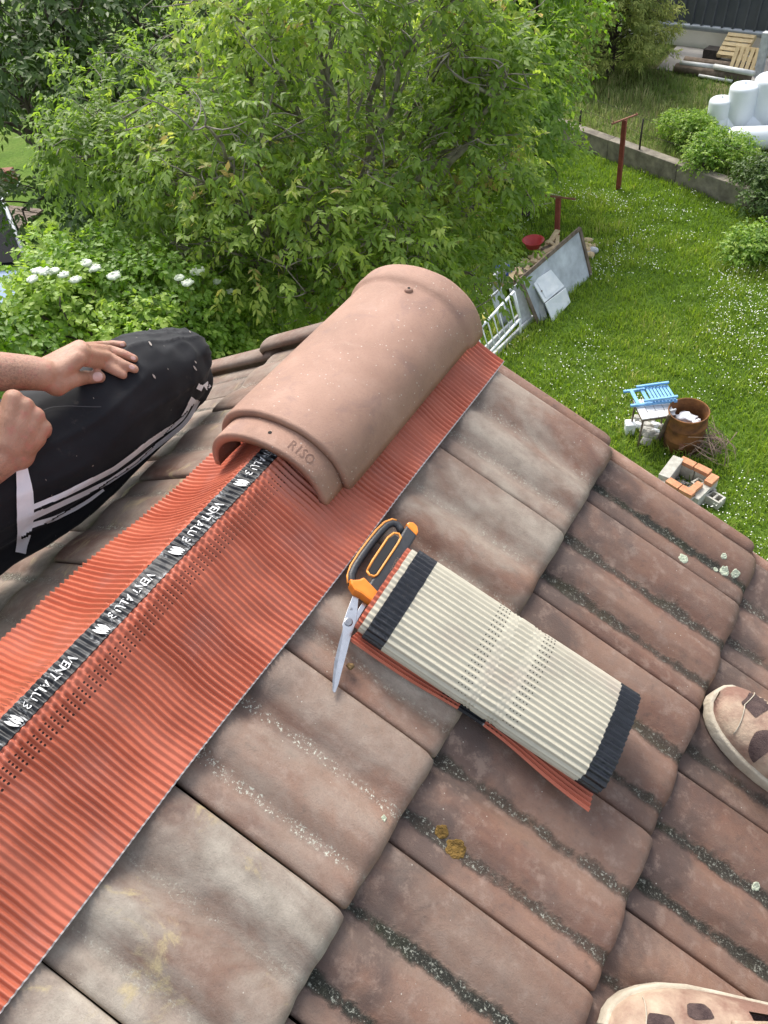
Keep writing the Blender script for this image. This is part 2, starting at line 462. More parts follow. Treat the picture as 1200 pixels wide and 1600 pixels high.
for n in range(1, NCOURSE + 1):
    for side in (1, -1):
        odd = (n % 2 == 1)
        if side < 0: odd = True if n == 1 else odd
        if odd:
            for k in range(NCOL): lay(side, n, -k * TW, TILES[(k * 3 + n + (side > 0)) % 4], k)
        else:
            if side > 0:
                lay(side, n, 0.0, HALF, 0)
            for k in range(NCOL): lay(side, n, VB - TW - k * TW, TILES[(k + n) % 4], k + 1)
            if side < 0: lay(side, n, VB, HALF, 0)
# verge pieces: caps that fold down over the gable
def verge_mesh(side):
    L = EXPO + .03; V = []; F = []
    pr = [(-.012, .004), (-.004, .0095), (.008, .012), (.024, .012), (.034, .009), (.040, .001), (.042, -.02), (.042, -.11), (.028, -.11), (.027, -.012), (-.010, -.006)]
    us = [-L, -.05, -.02, -.009, -.003, 0]; sc = [0, 0, 0, .0015, .005, .012]
    for i, u in enumerate(us):
        for (y, z) in pr:
            V.append((u, y - (sc[i] if y > .02 else -sc[i] * .3), z - sc[i] * (1 if z > -.01 else 0)))
    n = len(pr)
    for i in range(len(us) - 1):
        for j in range(n): F.append((i * n + j, i * n + (j + 1) % n, (i + 1) * n + (j + 1) % n, (i + 1) * n + j))
    F.append(tuple(range(n))); F.append(tuple((len(us) - 1) * n + j for j in reversed(range(n))))
    if side < 0: V = [(x, -y, z) for x, y, z in V]
    else: V = [(x, y * .62, z) for x, y, z in V]
    me = bpy.data.meshes.new('verge_tile'); me.from_pydata(V, [], F); me.update()
    me.attributes.new('groove', 'FLOAT', 'POINT'); me.attributes.new('head', 'FLOAT', 'POINT')
    bm = bmesh.new(); bm.from_mesh(me); bmesh.ops.recalc_face_normals(bm, faces=bm.faces); bm.to_mesh(me); bm.free()
    smooth(me)
    me.materials.append(M_TILE); return me
VR, VL = verge_mesh(1), verge_mesh(-1)
for n in range(1, NCOURSE + 1):
    for side, me in ((1, VR), (-1, VL)):
        o = bpy.data.objects.new('verge_tile', me); link(o)
        hh = -(n - 1) * STEP + (-.022 if side > 0 else .010)
        o.location = roof(U1 + (n - 1) * EXPO - .012 + (.05 if side < 0 else 0), 0.008 if side > 0 else .008, hh, side)
        o.rotation_euler = (0, PITCH, 0 if side > 0 else math.pi); place(o, roofdeck)
        o['bleach'] = .05 if side > 0 else .45; o['moss'] = 0.0; o['chalk'] = 0.0; o['ochre'] = 0.0
M_RENDER = simple('rough_render', (.48, .43, .36), (.56, .51, .43), 8, .9, .3, 120)
EX = (U1 + EXPO * (NCOURSE - 1)) * CP - .25
wz = -EX * math.tan(PITCH) - .24
hw = MB()
y0, y1 = -.06, -TW * NCOL + .1
pts = [(-EX, y0, GZ), (EX, y0, GZ), (EX, y0, wz), (0, y0, -.24), (-EX, y0, wz)]
hw.prism(pts, (0, -1, 0), y0 - y1)
hw.build('wall', M_RENDER, house)
rb = MB(); rb.box((0, (0 + y1) / 2 - .02, -.035), (.05, abs(y1), .07)); rb.build('ridge_batten', M_BATTEN, house)

# lichen on the tiles
M_LICH_O = simple('orange_lichen', (.15, .085, .018), (.26, .155, .035), 160, .95, .8, 300)
M_LICH_P = simple('pale_lichen', (.42, .48, .36), (.60, .64, .50), 160, .95, .8, 300)
bpy.context.view_layer.update()
_v = []; _f = []
for o_ in roofdeck.children:
    if o_.name.startswith('roof_tile') and o_.matrix_world.translation.x > 0 and o_.matrix_world.translation.x < 1.2 and o_.matrix_world.translation.y > -1.6:
        k0 = len(_v); mw_ = o_.matrix_world; _v += [mw_ @ v.co for v in o_.data.vertices]; _f += [tuple(i + k0 for i in p.vertices) for p in o_.data.polygons]
TILE_BVH = BVHTree.FromPolygons(_v, _f)
def lichen(px, py, r, mat, h):
    """thin crust draped over the tile surface"""
    nrm = Vector((SP, 0, CP)); ax = Vector((CP, 0, -SP)); ay = Vector((0, 1, 0))
    c = TILE_BVH.ray_cast(Vector(CAM), Vector(ray(px, py)))[0]
    if c is None: return
    n = 26; rings = (0.0, .35, .65, .88, 1.0); lift = (.0016, .0010, .0018, .0012, -.0004); V = []; F = []
    rad = [r * (.72 + .55 * abs(mnoise.noise(Vector((math.cos(2 * math.pi * k / n) * 1.1 + px * .37, math.sin(2 * math.pi * k / n) * 1.1, 1)))) + random.uniform(-.05, .05)) for k in range(n)]
    for q, l_ in zip(rings[1:], lift[1:]):
        for k in range(n):
            a = 2 * math.pi * k / n; p = c + (ax * math.cos(a) + ay * math.sin(a)) * rad[k] * q; hp_ = TILE_BVH.ray_cast(p + nrm * .03, -nrm)[0] or p
            V.append(hp_ + nrm * (l_ * .7 + .0005 * mnoise.noise(hp_ * 350)))
    V.append(c + nrm * lift[0]); m_ = len(V) - 1
    for q in range(3):
        for k in range(n): F.append((q * n + k, (q + 1) * n + k, (q + 1) * n + (k + 1) % n, q * n + (k + 1) % n))
    for k in range(n): F.append((m_, k, (k + 1) % n))
    return mk('lichen_patch', V, F, mat, roofdeck, False)
H2 = -STEP - .006
for a in ((690, 1300, .0115), (712, 1327, .0165)): lichen(*a, M_LICH_O, H2 - .001)
for a in ((1068, 873, .012), (1131, 893, .011), (1149, 897, .0095), (1131, 869, .007), (1118, 890, .006)): lichen(*a, M_LICH_P, H2)
lichen(1181, 1385, .008, M_LICH_P, -2 * STEP - .008)
lichen(600, 1278, .005, M_LICH_P, .0)

# ------------------------------------------------------------ vent strip over the ridge
strip = thing('ridge_vent_strip', 'red corrugated ridge ventilation strip with black lettered centre band unrolled along the ridge', 'vent strip', (0, -.7, 0))
SY0, SY1 = -1.52, .012
BX0, BX1, BZ = -.008, .025, .041
def strip_side(side):
    """returns list of (s, x, z_func(y)) columns from the band outwards"""
    cols = []
    if side > 0:
        L = .175; e = roof(.184, 0, .0065)
        P0 = Vector((BX1, 0, BZ)); P3 = Vector((e.x, 0, e.z)); P1 = P0 + Vector((.030, 0, -.016)); P2 = P3 - Vector((CP, 0, -SP)) * .075 + Vector((SP, 0, CP)) * .001
        return lambda y, q: bez(P0, P1 + Vector((0, 0, .004 * math.sin(y * 17 + 1))), P2 + Vector((0, 0, .0035 * math.sin(y * 23))), P3 + Vector((.0012 * math.sin(y * 9), 0, .0018 * math.sin(y * 13) + .0018)), q)
    def f(y, q):
        k = min(1, max(0, (-y - .40) / .50)); hh = .020 + .026 * k + .004 * math.sin(y * 15)
        e = roof(.184 + .006 * math.sin(y * 11), 0, hh, -1)
        P0 = Vector((BX0, 0, BZ)); P3 = Vector((e.x, 0, e.z))
        P1 = P0 + Vector((-.035, 0, -.020 - .004 * math.sin(y * 21))); P2 = P3 + Vector((.07, 0, .012 + .006 * math.sin(y * 19 + 2)))
        return bez(P0, P1, P2, P3, q)
    return f
def bez(a, b, c, d, q):
    p = 1 - q; return a * p ** 3 + b * 3 * p * p * q + c * 3 * p * q * q + d * q ** 3
def tri(ph):                      # rounded triangle wave
    return math.sin(ph) * .85 + .12 * math.sin(3 * ph + math.pi)
NY = int((SY1 - SY0) / (PLEAT / 7)); NS = 40
def build_strip(side, name):
    f = strip_side(side); V = []; sx = []; sy = []
    Ltot = .185
    for i in range(NY + 1):
        y = SY0 + (SY1 - SY0) * i / NY
        ph = 2 * math.pi * y / PLEAT
        amp_i = .0027 * (1 + .22 * math.sin(y * 31) + .15 * math.sin(y * 97 + 2))
        skew = .004 * math.sin(y * 4.1 + side)
        for j in range(NS + 1):
            q = j / NS; s = q * Ltot
            p = f(y, q); p2 = f(y, min(1, q + .02)) if q < .98 else p; p1 = f(y, max(0, q - .02))
            tn = (p2 - p1).normalized(); nr = Vector((-tn.z, 0, tn.x)) if side > 0 else Vector((tn.z, 0, -tn.x))
            a = amp_i * (1.0 if s > .018 else .55)
            pj = .32 * mnoise.noise(Vector((s * 16, y * 14, 11 + side))) + .35 * mnoise.noise(Vector((s * 6, y * 45, 17 + side)))
            d = a * (1 - .45 * max(0, mnoise.noise(Vector((s * 14, y * 6, 23 + side))))) * tri(ph + pj)
            if .002 < s < .021:
                d += .0016 * math.sin(2 * math.pi * s / .0065) * math.cos(math.pi * y / PLEAT) + .0007 * mnoise.noise(Vector((s * 400, y * 400, side)))
            d += .0016 * mnoise.noise(Vector((s * 26, y * 22, side * 3)))
            wv = .0028 * mnoise.noise(Vector((s * 18, y * 7, 4 + side)))
            V.append((p.x + nr.x * d, y + skew * q + wv, p.z + nr.z * d)); sx.append(s); sy.append(y)
    W = NS + 1; ii, jj = np.meshgrid(np.arange(NY), np.arange(NS), indexing='ij'); a = (ii * W + jj).ravel()
    Q = np.stack([a, a + 1, a + W + 1, a + W], 1)
    if side > 0: Q = Q[:, ::-1]
    return mk_np(name, V, Q, M_RED, strip, dict(sx=sx, sy=sy), True), V, W
so_r, VRs, Ws = build_strip(1, 'corrugated_flap')
so_l, VLs, _ = build_strip(-1, 'corrugated_flap')
# pale cut edge along the right side
ev = []; ef = []
for i in range(NY + 1):
    x, y, z = VRs[i * Ws + NS]; ev += [(x, y, z + .0004), (x + .0011, y, z - .0012)]
    if i: k = 2 * i; ef.append((k - 2, k - 1, k + 1, k))
mk('cut_edge', ev, ef, M_EDGE, strip)
# black band
NB = 10; V = []
for i in range(NY + 1):
    y = SY0 + (SY1 - SY0) * i / NY
    flat = step = max(0, min(1, .5 + 1.6 * mnoise.noise(Vector((y * 9, 2, 2)))))
    for j in range(NB + 1):
        q = j / NB; x = BX0 + (BX1 - BX0) * q
        d = (.0026 * flat + .0008) * tri(2 * math.pi * y / PLEAT + .6 * mnoise.noise(Vector((x * 60, y * 40, 9)))) + .0012 * mnoise.noise(Vector((x * 90, y * 90, 1)))
        V.append((x + (.0012 * mnoise.noise(Vector((y * 60, j * 9.0, 5)))), y, BZ + .0012 + d * math.sin(math.pi * min(1, max(0, .08 + .84 * q)))))
W = NB + 1; ii, jj = np.meshgrid(np.arange(NY), np.arange(NB), indexing='ij'); a = (ii * W + jj).ravel()
mk_np('butyl_band', V, np.stack([a, a + 1, a + W + 1, a + W], 1), M_BAND, strip, None, True)
def text_mesh(body, size):
    cu = bpy.data.curves.new('txt', 'FONT'); cu.body = body; cu.size = size; cu.resolution_u = 2; cu.extrude = 0
    o = bpy.data.objects.new('txt', cu); link(o)
    dg = bpy.context.evaluated_depsgraph_get(); me = bpy.data.meshes.new_from_object(o.evaluated_get(dg))
    bpy.data.objects.remove(o); V = [tuple(v.co) for v in me.vertices]; F = [tuple(p.vertices) for p in me.polygons]
    bpy.data.meshes.remove(me); return V, F
TV, TF = text_mesh('VENT ALU 3', .0165)
tw_ = max(v[0] for v in TV)
k = 0
yy = -.575 + .1435 * 2
while yy > SY0 + .1:
    V = []
    for (a, b_, c) in TV:
        y = yy - a * (.078 / tw_) ; x = BX0 + .010 + b_ * 1.2
        V.append((x + .0012 * math.sin(y * 500), y + .0010 * math.sin(x * 900), BZ + .0031))
    mk('lettering', V, TF, M_PRINT, strip)
    # printed emblem: leaf-like shape of three pale strokes
    V = []; F = []
    for q in range(3):
        base = len(V); n = 9
        for i in range(n):
            s_ = i / (n - 1); w_ = .0036 * math.sin(math.pi * s_) + .0006
            cx = BX0 + .009 + .022 * s_; cy = yy - .094 - q * .0046 * (1 - .25 * s_) + .002 * s_
            V += [(cx, cy - w_ * .6, BZ + .0033), (cx, cy + w_ * .6, BZ + .0033)]
            if i: F.append((base + 2 * i - 2, base + 2 * i, base + 2 * i + 1, base + 2 * i - 1))
    mk('printed_emblem', V, F, M_PRINT, strip)
    yy -= .1435

# ------------------------------------------------------------ ridge tile
rt = thing('ridge_tile', 'new smooth terracotta half round ridge tile resting on the vent strip', 'ridge tile', (0, -.22, .03))
def arch_mesh(sections, th=.013, n=30, z0=-.016):
    """sections: list of (y, halfwidth, height); closed shell"""
    V = []; F = []
    for (y, a, b_) in sections:
        for i in range(n + 1):
            f = math.pi * (1 - i / n); c, s = math.cos(f), math.sin(f)
            V.append((a * math.copysign(abs(c) ** .92, c), y, z0 + b_ * s ** .92 if s > 0 else z0))
    W = n + 1
    for i in range(len(sections) - 1):
        for j in range(n): F.append((i * W + j, (i + 1) * W + j, (i + 1) * W + j + 1, i * W + j + 1))
    k = len(V)
    for (y, a, b_) in sections:
        a2, b2 = a - th, b_ - th
        for i in range(n + 1):
            f = math.pi * (1 - i / n); c, s = math.cos(f), math.sin(f)
            V.append((a2 * math.copysign(abs(c) ** .92, c), y, z0 + b2 * s ** .92 if s > 0 else z0))
    for i in range(len(sections) - 1):
        for j in range(n): F.append((k + i * W + j, k + i * W + j + 1, k + (i + 1) * W + j + 1, k + (i + 1) * W + j))
        for j in (0, n):
            q = (i * W + j, k + i * W + j, k + (i + 1) * W + j, (i + 1) * W + j); F.append(q if j == 0 else q[::-1])
    m = len(sections) - 1
    for j in range(n):
        F.append((j, j + 1, k + j + 1, k + j)); F.append((m * W + j, k + m * W + j, k + m * W + j + 1, m * W + j + 1))
    return V, F
A, B = .127, .108
main = [(-.428, A - .0035, B - .0035), (-.4265, A - .001, B - .001), (-.423, A, B), (-.38, A + .0005, B), (-.30, A, B), (-.2, A, B), (-.1, A, B - .001), (-.048, A, B - .001), (-.041, A + .0005, B - .0005), (-.036, A + .004, B + .003), (-.031, A + .0065, B + .0055), (-.024, A + .0075, B + .0065), (.004, A + .0068, B + .006), (.010, A + .005, B + .004), (.0125, A + .002, B + .001)]
V, F = arch_mesh(main)
V = [(x * (1 + .004 * math.sin(y * 14)), y + .0012 * mnoise.noise(Vector((x * 30, y * 30, z * 30))), z) for x, y, z in V]
mk('barrel', V, F, M_CLAY, rt, True)
neck = [(-.470, A - .0165, B - .0165), (-.4685, A - .0145, B - .0145), (-.466, A - .0138, B - .0138), (-.45, A - .0135, B - .0135), (-.4275, A - .0135, B - .0135), (-.415, A - .0145, B - .0145)]
V, F = arch_mesh(neck, .012)
nk = mk('neck', V, F, M_CLAY, rt, True)
def arch_pt(ang, y, a, b_, z0=-.016):
    c, s = math.cos(ang), math.sin(ang); return Vector((a * math.copysign(abs(c) ** .92, c), y, z0 + b_ * s ** .92))
M_HOLE = simple('dark_hole', (.012, .009, .008), rough=.9)
# nail boss with hole at the far collar, hole in the neck
p = arch_pt(R(80), -.055, A, B); nm = Vector((math.cos(R(80)), 0, math.sin(R(80))))
b1 = MB().tube([p - nm * .003, p + nm * .003, p + nm * .0042], [.0085, .0065, .0045], 14); b1.build('nail_boss', M_CLAY, rt, True)
MB().tube([p, p + nm * .0046], .0026, 10).build('nail_hole', M_HOLE, rt)
p = arch_pt(R(84), -.449, A - .0135, B - .0135); nm = Vector((math.cos(R(84)), 0, math.sin(R(84))))
MB().tube([p - nm * .002, p + nm * .0006], .0030, 10).build('nail_hole', M_HOLE, rt)
# stamped characters in the neck
TV2, TF2 = text_mesh('R1SO', .021); tw2 = max(v[0] for v in TV2)
V = []
for (a, b_, c) in TV2:
    ang = R(66) - (a / tw2) * R(25); y = -.4585 + b_ * 1.15
    V.append(arch_pt(ang, y, A - .0131, B - .0131))
mk('stamped_mark', V, TF2, simple('stamp_shade', (.17, .095, .072), (.21, .12, .09), 60, .8), rt)

# ------------------------------------------------------------ coiled strip lying on the tiles
coil = thing('vent_strip_roll', 'flattened roll of vent strip with cream ribbed back and dark end bands lying on tiles', 'vent strip', roof(.46, -.5, 0))
# coil frame: axis along its length (mostly downslope)
ca = Vector((*ru(612, 925, .03), 0)); cb = Vector((*ru(966, 1160, .03), 0))
ax2 = (cb - ca).normalized(); ay2 = Vector((-ax2.y, ax2.x, 0))   # ay2 points to far side
CL = (cb - ca).length
def cpt(l, w, h):      # length, across, height -> world
    q = ca + ax2 * l + ay2 * w; return roof(q.x, q.y, h)
# cross-section path (w, h): spiral, three turns, flattened
def coil_path(turns, step=.0011):
    pts = []; a0, b0 = .081, .0275; n = 0
    th = math.radians(100); L = 0; last = None
    while th < math.radians(100) + turns * 2 * math.pi:
        k = (th - math.radians(100)) / (2 * math.pi)
        a = a0 - .0042 * k; b = b0 - .0046 * k
        c, s = math.cos(-th), math.sin(-th)
        w = a * math.copysign(abs(c) ** .8, c); h = .030 + b * math.copysign(abs(s) ** .62, s)
        p = Vector((w, h))
        if last is None or (p - last).length > step:
            pts.append(p); last = p
        th += .002
    return pts
CPATH = coil_path(2.6)
PITCH_C = .0092
def coil_sheet(name, mat, off, rng_l, seg_l, pathlist=None, attr_off=0.0, amp=.0020, flare=None):
    path = pathlist or CPATH; V = []; sx = []; sy = []
    arc = 0; nl = len(seg_l)
    for i, p in enumerate(path):
        if i: arc += (path[i] - path[i - 1]).length
        d = (path[min(i + 1, len(path) - 1)] - path[max(i - 1, 0)]).normalized(); nr = Vector((d.y, -d.x))
        for l_ in seg_l:
            k = amp * tri(2 * math.pi * arc / PITCH_C) * (1.0 if not (abs(l_ - CL / 2) < .030 and abs(l_ - CL / 2) > .012) else .55)
            c0 = abs(l_ - CL / 2)
            if .012 < c0 < .026: k += .0012 * math.sin(2 * math.pi * c0 / .005) * math.cos(math.pi * arc / PITCH_C) + .0006 * mnoise.noise(Vector((arc * 500, l_ * 500, 1)))
            k += .0008 * mnoise.noise(Vector((arc * 40, l_ * 12, 3)))
            lx = l_ + .0012 * mnoise.noise(Vector((arc * 60, 0, round(l_ * 2))))
            q = p + nr * (k + off); V.append(cpt(lx, q.x, q.y)); sx.append(abs(l_ - CL / 2)); sy.append(arc)
    nI = len(path); ii, jj = np.meshgrid(np.arange(nI - 1), np.arange(nl - 1), indexing='ij'); a = (ii * nl + jj).ravel()
    return mk_np(name, V, np.stack([a, a + 1, a + nl + 1, a + nl], 1), mat, coil, dict(sx=sx, sy=sy), True)
BANDW = .031
mid_seg = sorted(set([BANDW, BANDW + .02, .08, .11, .13] + [CL / 2 + (.032 * (i / 24 * 2 - 1)) for i in range(25)] + [CL - .13, CL - .11, CL - .08, CL - BANDW - .02, CL - BANDW]))
coil_sheet('cream_backing', M_CREAM, -.0009, None, mid_seg)
coil_sheet('dark_end_band', M_NAVY, -.0012, None, [0, .006, .014, .022, BANDW + .001])
coil_sheet('dark_end_band', M_NAVY, -.0012, None, [CL - BANDW - .001, CL - .02, CL - .008, CL])
coil_sheet('red_face', M_RED, .0019, None, [0.001, .02, .05, .1, .15, CL / 2 - .021])
coil_sheet('red_face', M_RED, .0019, None, [CL / 2 + .021, CL - .15, CL - .1, CL - .05, CL - .02, CL - .001])
coil_sheet('black_centre', M_BAND, .0019, None, [CL / 2 - .021, CL / 2, CL / 2 + .021])
coil_sheet('cream_backing', M_CREAM, .0030, None, [-.010, -.005, .001, .006], amp=.0012)
coil_sheet('red_face', M_RED, .0058, None, [-.017, -.012, -.006, .002], amp=.0020)
# free end that slips out below the near side, red face up
FP = [Vector((-.050 - .0011 * i, .0105 - .0000 * i + .003 * math.sin(i / 9.0) * (i / 50))) for i in range(52)]
def flap(name, mat, l0, l1, nl):
    V = []; sx = []; sy = []; arc = 0
    for i, p in enumerate(FP):
        if i: arc += (FP[i] - FP[i - 1]).length
        for j in range(nl + 1):
            l_ = l0 + (l1 - l0) * j / nl
            bow = .016 * math.sin(math.pi * min(1, max(0, (l_ + .01) / CL))) if False else 0
            kk = l_ / CL
            spread = .60 + .12 * (1 - kk) ** 2 + .32 * kk ** 3 + .05 * math.sin(kk * 9)
            w = -.050 + (p.x + .050) * spread
            h = .0125 + .0022 * tri(2 * math.pi * arc / (PLEAT * .8)) + .002 * math.sin(l_ * 30 + i * .02) - .004 * (i / 51)
            V.append(cpt(l_ - .004 + (.010 * (i / 51) if kk > .5 else -.010 * (i / 51)) * abs(kk - .5) * 2, w, h)); sx.append(abs(l_ - CL / 2)); sy.append(arc)
    W = nl + 1; ii, jj = np.meshgrid(np.arange(len(FP) - 1), np.arange(nl), indexing='ij'); a = (ii * W + jj).ravel()
    return mk_np(name, V, np.stack([a, a + W, a + W + 1, a + 1], 1), mat, coil, dict(sx=sx, sy=sy), True)
flap('free_end', M_RED, 0, CL / 2 - .02, 20); flap('free_end', M_RED, CL / 2 + .02, CL, 20); flap('free_end', M_BAND, CL / 2 - .02, CL / 2 + .02, 4)

# ------------------------------------------------------------ scissors
M_STEEL = simple('blade_steel', (.55, .56, .58), (.62, .63, .65), 120, .24, metal=1.0)
M_STEEL2 = simple('ground_edge', (.30, .31, .33), (.4, .41, .43), 160, .3, metal=1.0)
M_GRIP = simple('dark_grip', (.022, .024, .028), (.032, .034, .04), 90, .42, .1, 400)
M_ORANGE = simple('orange_plastic', (.80, .22, .018), (.84, .26, .025), 50, .38)
M_TRIM = simple('orange_trim', (.85, .33, .06), rough=.4)
sc = thing('scissors', 'orange and black handled scissors with a curved steel blade beside the cream roll', 'scissors', roof(*ru(580, 950), 0))
NRM = Vector((SP, 0, CP))
def zs(x, y, h):       # coordinates read off a 5x enlargement whose corner is (500, 780)
    u, v = ru(500 + x / 5, 780 + y / 5, h); return roof(u, v, h)
def plate(name, pts, h0, th, mat, bev=.0008, parent=sc):
    P = [zs(x, y, h0) for x, y in pts]
    return MB().prism(P, NRM, th).build(name, mat, parent, False, bev)
plate('blade', [(252, 760), (300, 775), (292, 860), (281, 960), (246, 1060), (204, 1215), (168, 1350), (142, 1450), (118, 1512), (104, 1514), (97, 1490), (98, 1410), (112, 1270), (148, 1120), (176, 1015), (172, 985), (200, 900)], .010, .0022, M_STEEL, .0004)
plate('blade', [(330, 810), (362, 830), (300, 935), (255, 1030), (215, 1090), (225, 1020), (262, 920)], .0072, .0022, M_STEEL, .0004)
plate('blade_edge', [(178, 1018), (182, 1020), (172, 1100), (148, 1230), (122, 1360), (108, 1480), (101, 1505), (97, 1490), (98, 1410), (112, 1270), (148, 1120)], .0121, .0004, M_STEEL2, 0)
pv = zs(222, 960, .0122)
MB().tube([pv, pv + NRM * .0012, pv + NRM * .0018], [.0063, .0063, .005], 18).build('pivot_screw', M_STEEL2, sc, False)
pv2 = zs(245, 857, .0122); MB().tube([pv2, pv2 + NRM * .0006], [.0022, .0020], 10).build('rivet', M_STEEL2, sc)
# left loop handle
lp = [(262, 690), (246, 640), (246, 590), (272, 530), (330, 440), (400, 345), (470, 260), (525, 205), (568, 188), (604, 200), (628, 232), (640, 268)]
MB().tube([zs(x, y, .011) for x, y in lp], [.0062, .0072, .0070, .0066, .0064, .0064, .0062, .0058, .0054, .0056, .0062, .006], 12).build('loop_handle', M_GRIP, sc, True)
lt = [(222, 655), (216, 600), (240, 520), (300, 425), (370, 330), (440, 242), (505, 180), (562, 158), (598, 164)]
MB().tube([zs(x, y, .0125) for x, y in lt], [.0026, .0022, .002, .002, .002, .002, .002, .002, .0014], 8).build('handle_trim', M_TRIM, sc, True)
# inner dark lining that follows the loop
li = [(330, 650), (300, 610), (308, 560), (360, 470), (430, 380), (500, 290)]
# straight handle block
plate('straight_handle', [(322, 660), (440, 860), (470, 815), (560, 640), (640, 480), (735, 318), (700, 268), (655, 238), (600, 330), (500, 470), (420, 600), (366, 690)], .004, .019, M_GRIP, .0035)
plate('bolster', [(212, 660), (240, 672), (285, 668), (320, 650), (470, 806), (424, 868), (350, 818), (300, 778), (248, 752), (218, 705)], .0035, .0208, M_ORANGE, .003)
plate('end_cap', [(650, 232), (672, 222), (705, 226), (735, 258), (742, 300), (726, 332), (690, 296), (656, 262)], .0035, .0207, M_ORANGE, .003)
tr = [(366, 560), (410, 480), (470, 390), (530, 300), (578, 264), (616, 270), (632, 298), (612, 340), (560, 420), (500, 510), (446, 592), (420, 604), (386, 590), (366, 560)]
MB().tube([zs(x, y, .0235) for x, y in tr], .0018, 8).build('finger_slot_trim', M_TRIM, sc, True)
plate('finger_slot', [(378, 562), (420, 488), (480, 398), (540, 310), (585, 282), (610, 300), (590, 345), (540, 425), (480, 512), (430, 585), (400, 590)], .0225, .0010, simple('slot_black', (.008, .008, .01), rough=.6), 0)
M_ETCH = simple('grip_print', (.20, .15, .12), rough=.6)
TV3, TF3 = text_mesh('FISKARS', 1.0); tw3 = max(v[0] for v in TV3)
a3 = zs(612, 455, .0233); b3 = zs(556, 560, .0233); dd = (b3 - a3).normalized(); ee = NRM.cross(dd)
V = [a3 + dd * (x / tw3 * .026) + ee * ((y - .35) * .0068) for x, y, z in TV3]
mk('lettering', V, TF3, M_ETCH, sc)
TV3, TF3 = text_mesh('SOLID', 1.0); tw3 = max(v[0] for v in TV3)

# ------------------------------------------------------------ clay crumb beside the blade
def crumb(px, py, r, h, label, mat):
    u, v = ru(px, py, h); c = roof(u, v, h + r * .5)
    mb = MB().ball((0, 0, 0), (r, r * .8, r * .65), 12, 8)
    mb.v = [q * (1 + .35 * mnoise.noise(q.normalized() * 1.7 + Vector((px, 0, 0)))) + c for q in mb.v]
    o = mb.build('clay_crumb', mat, None, True); tag(o, label, 'crumb'); return o
crumb(547, 1042, .0062, .0, 'small brown clay crumb near the scissors blade tip', simple('crumb_brown', (.12, .075, .03), (.22, .14, .06), 200, .95, .5, 300))

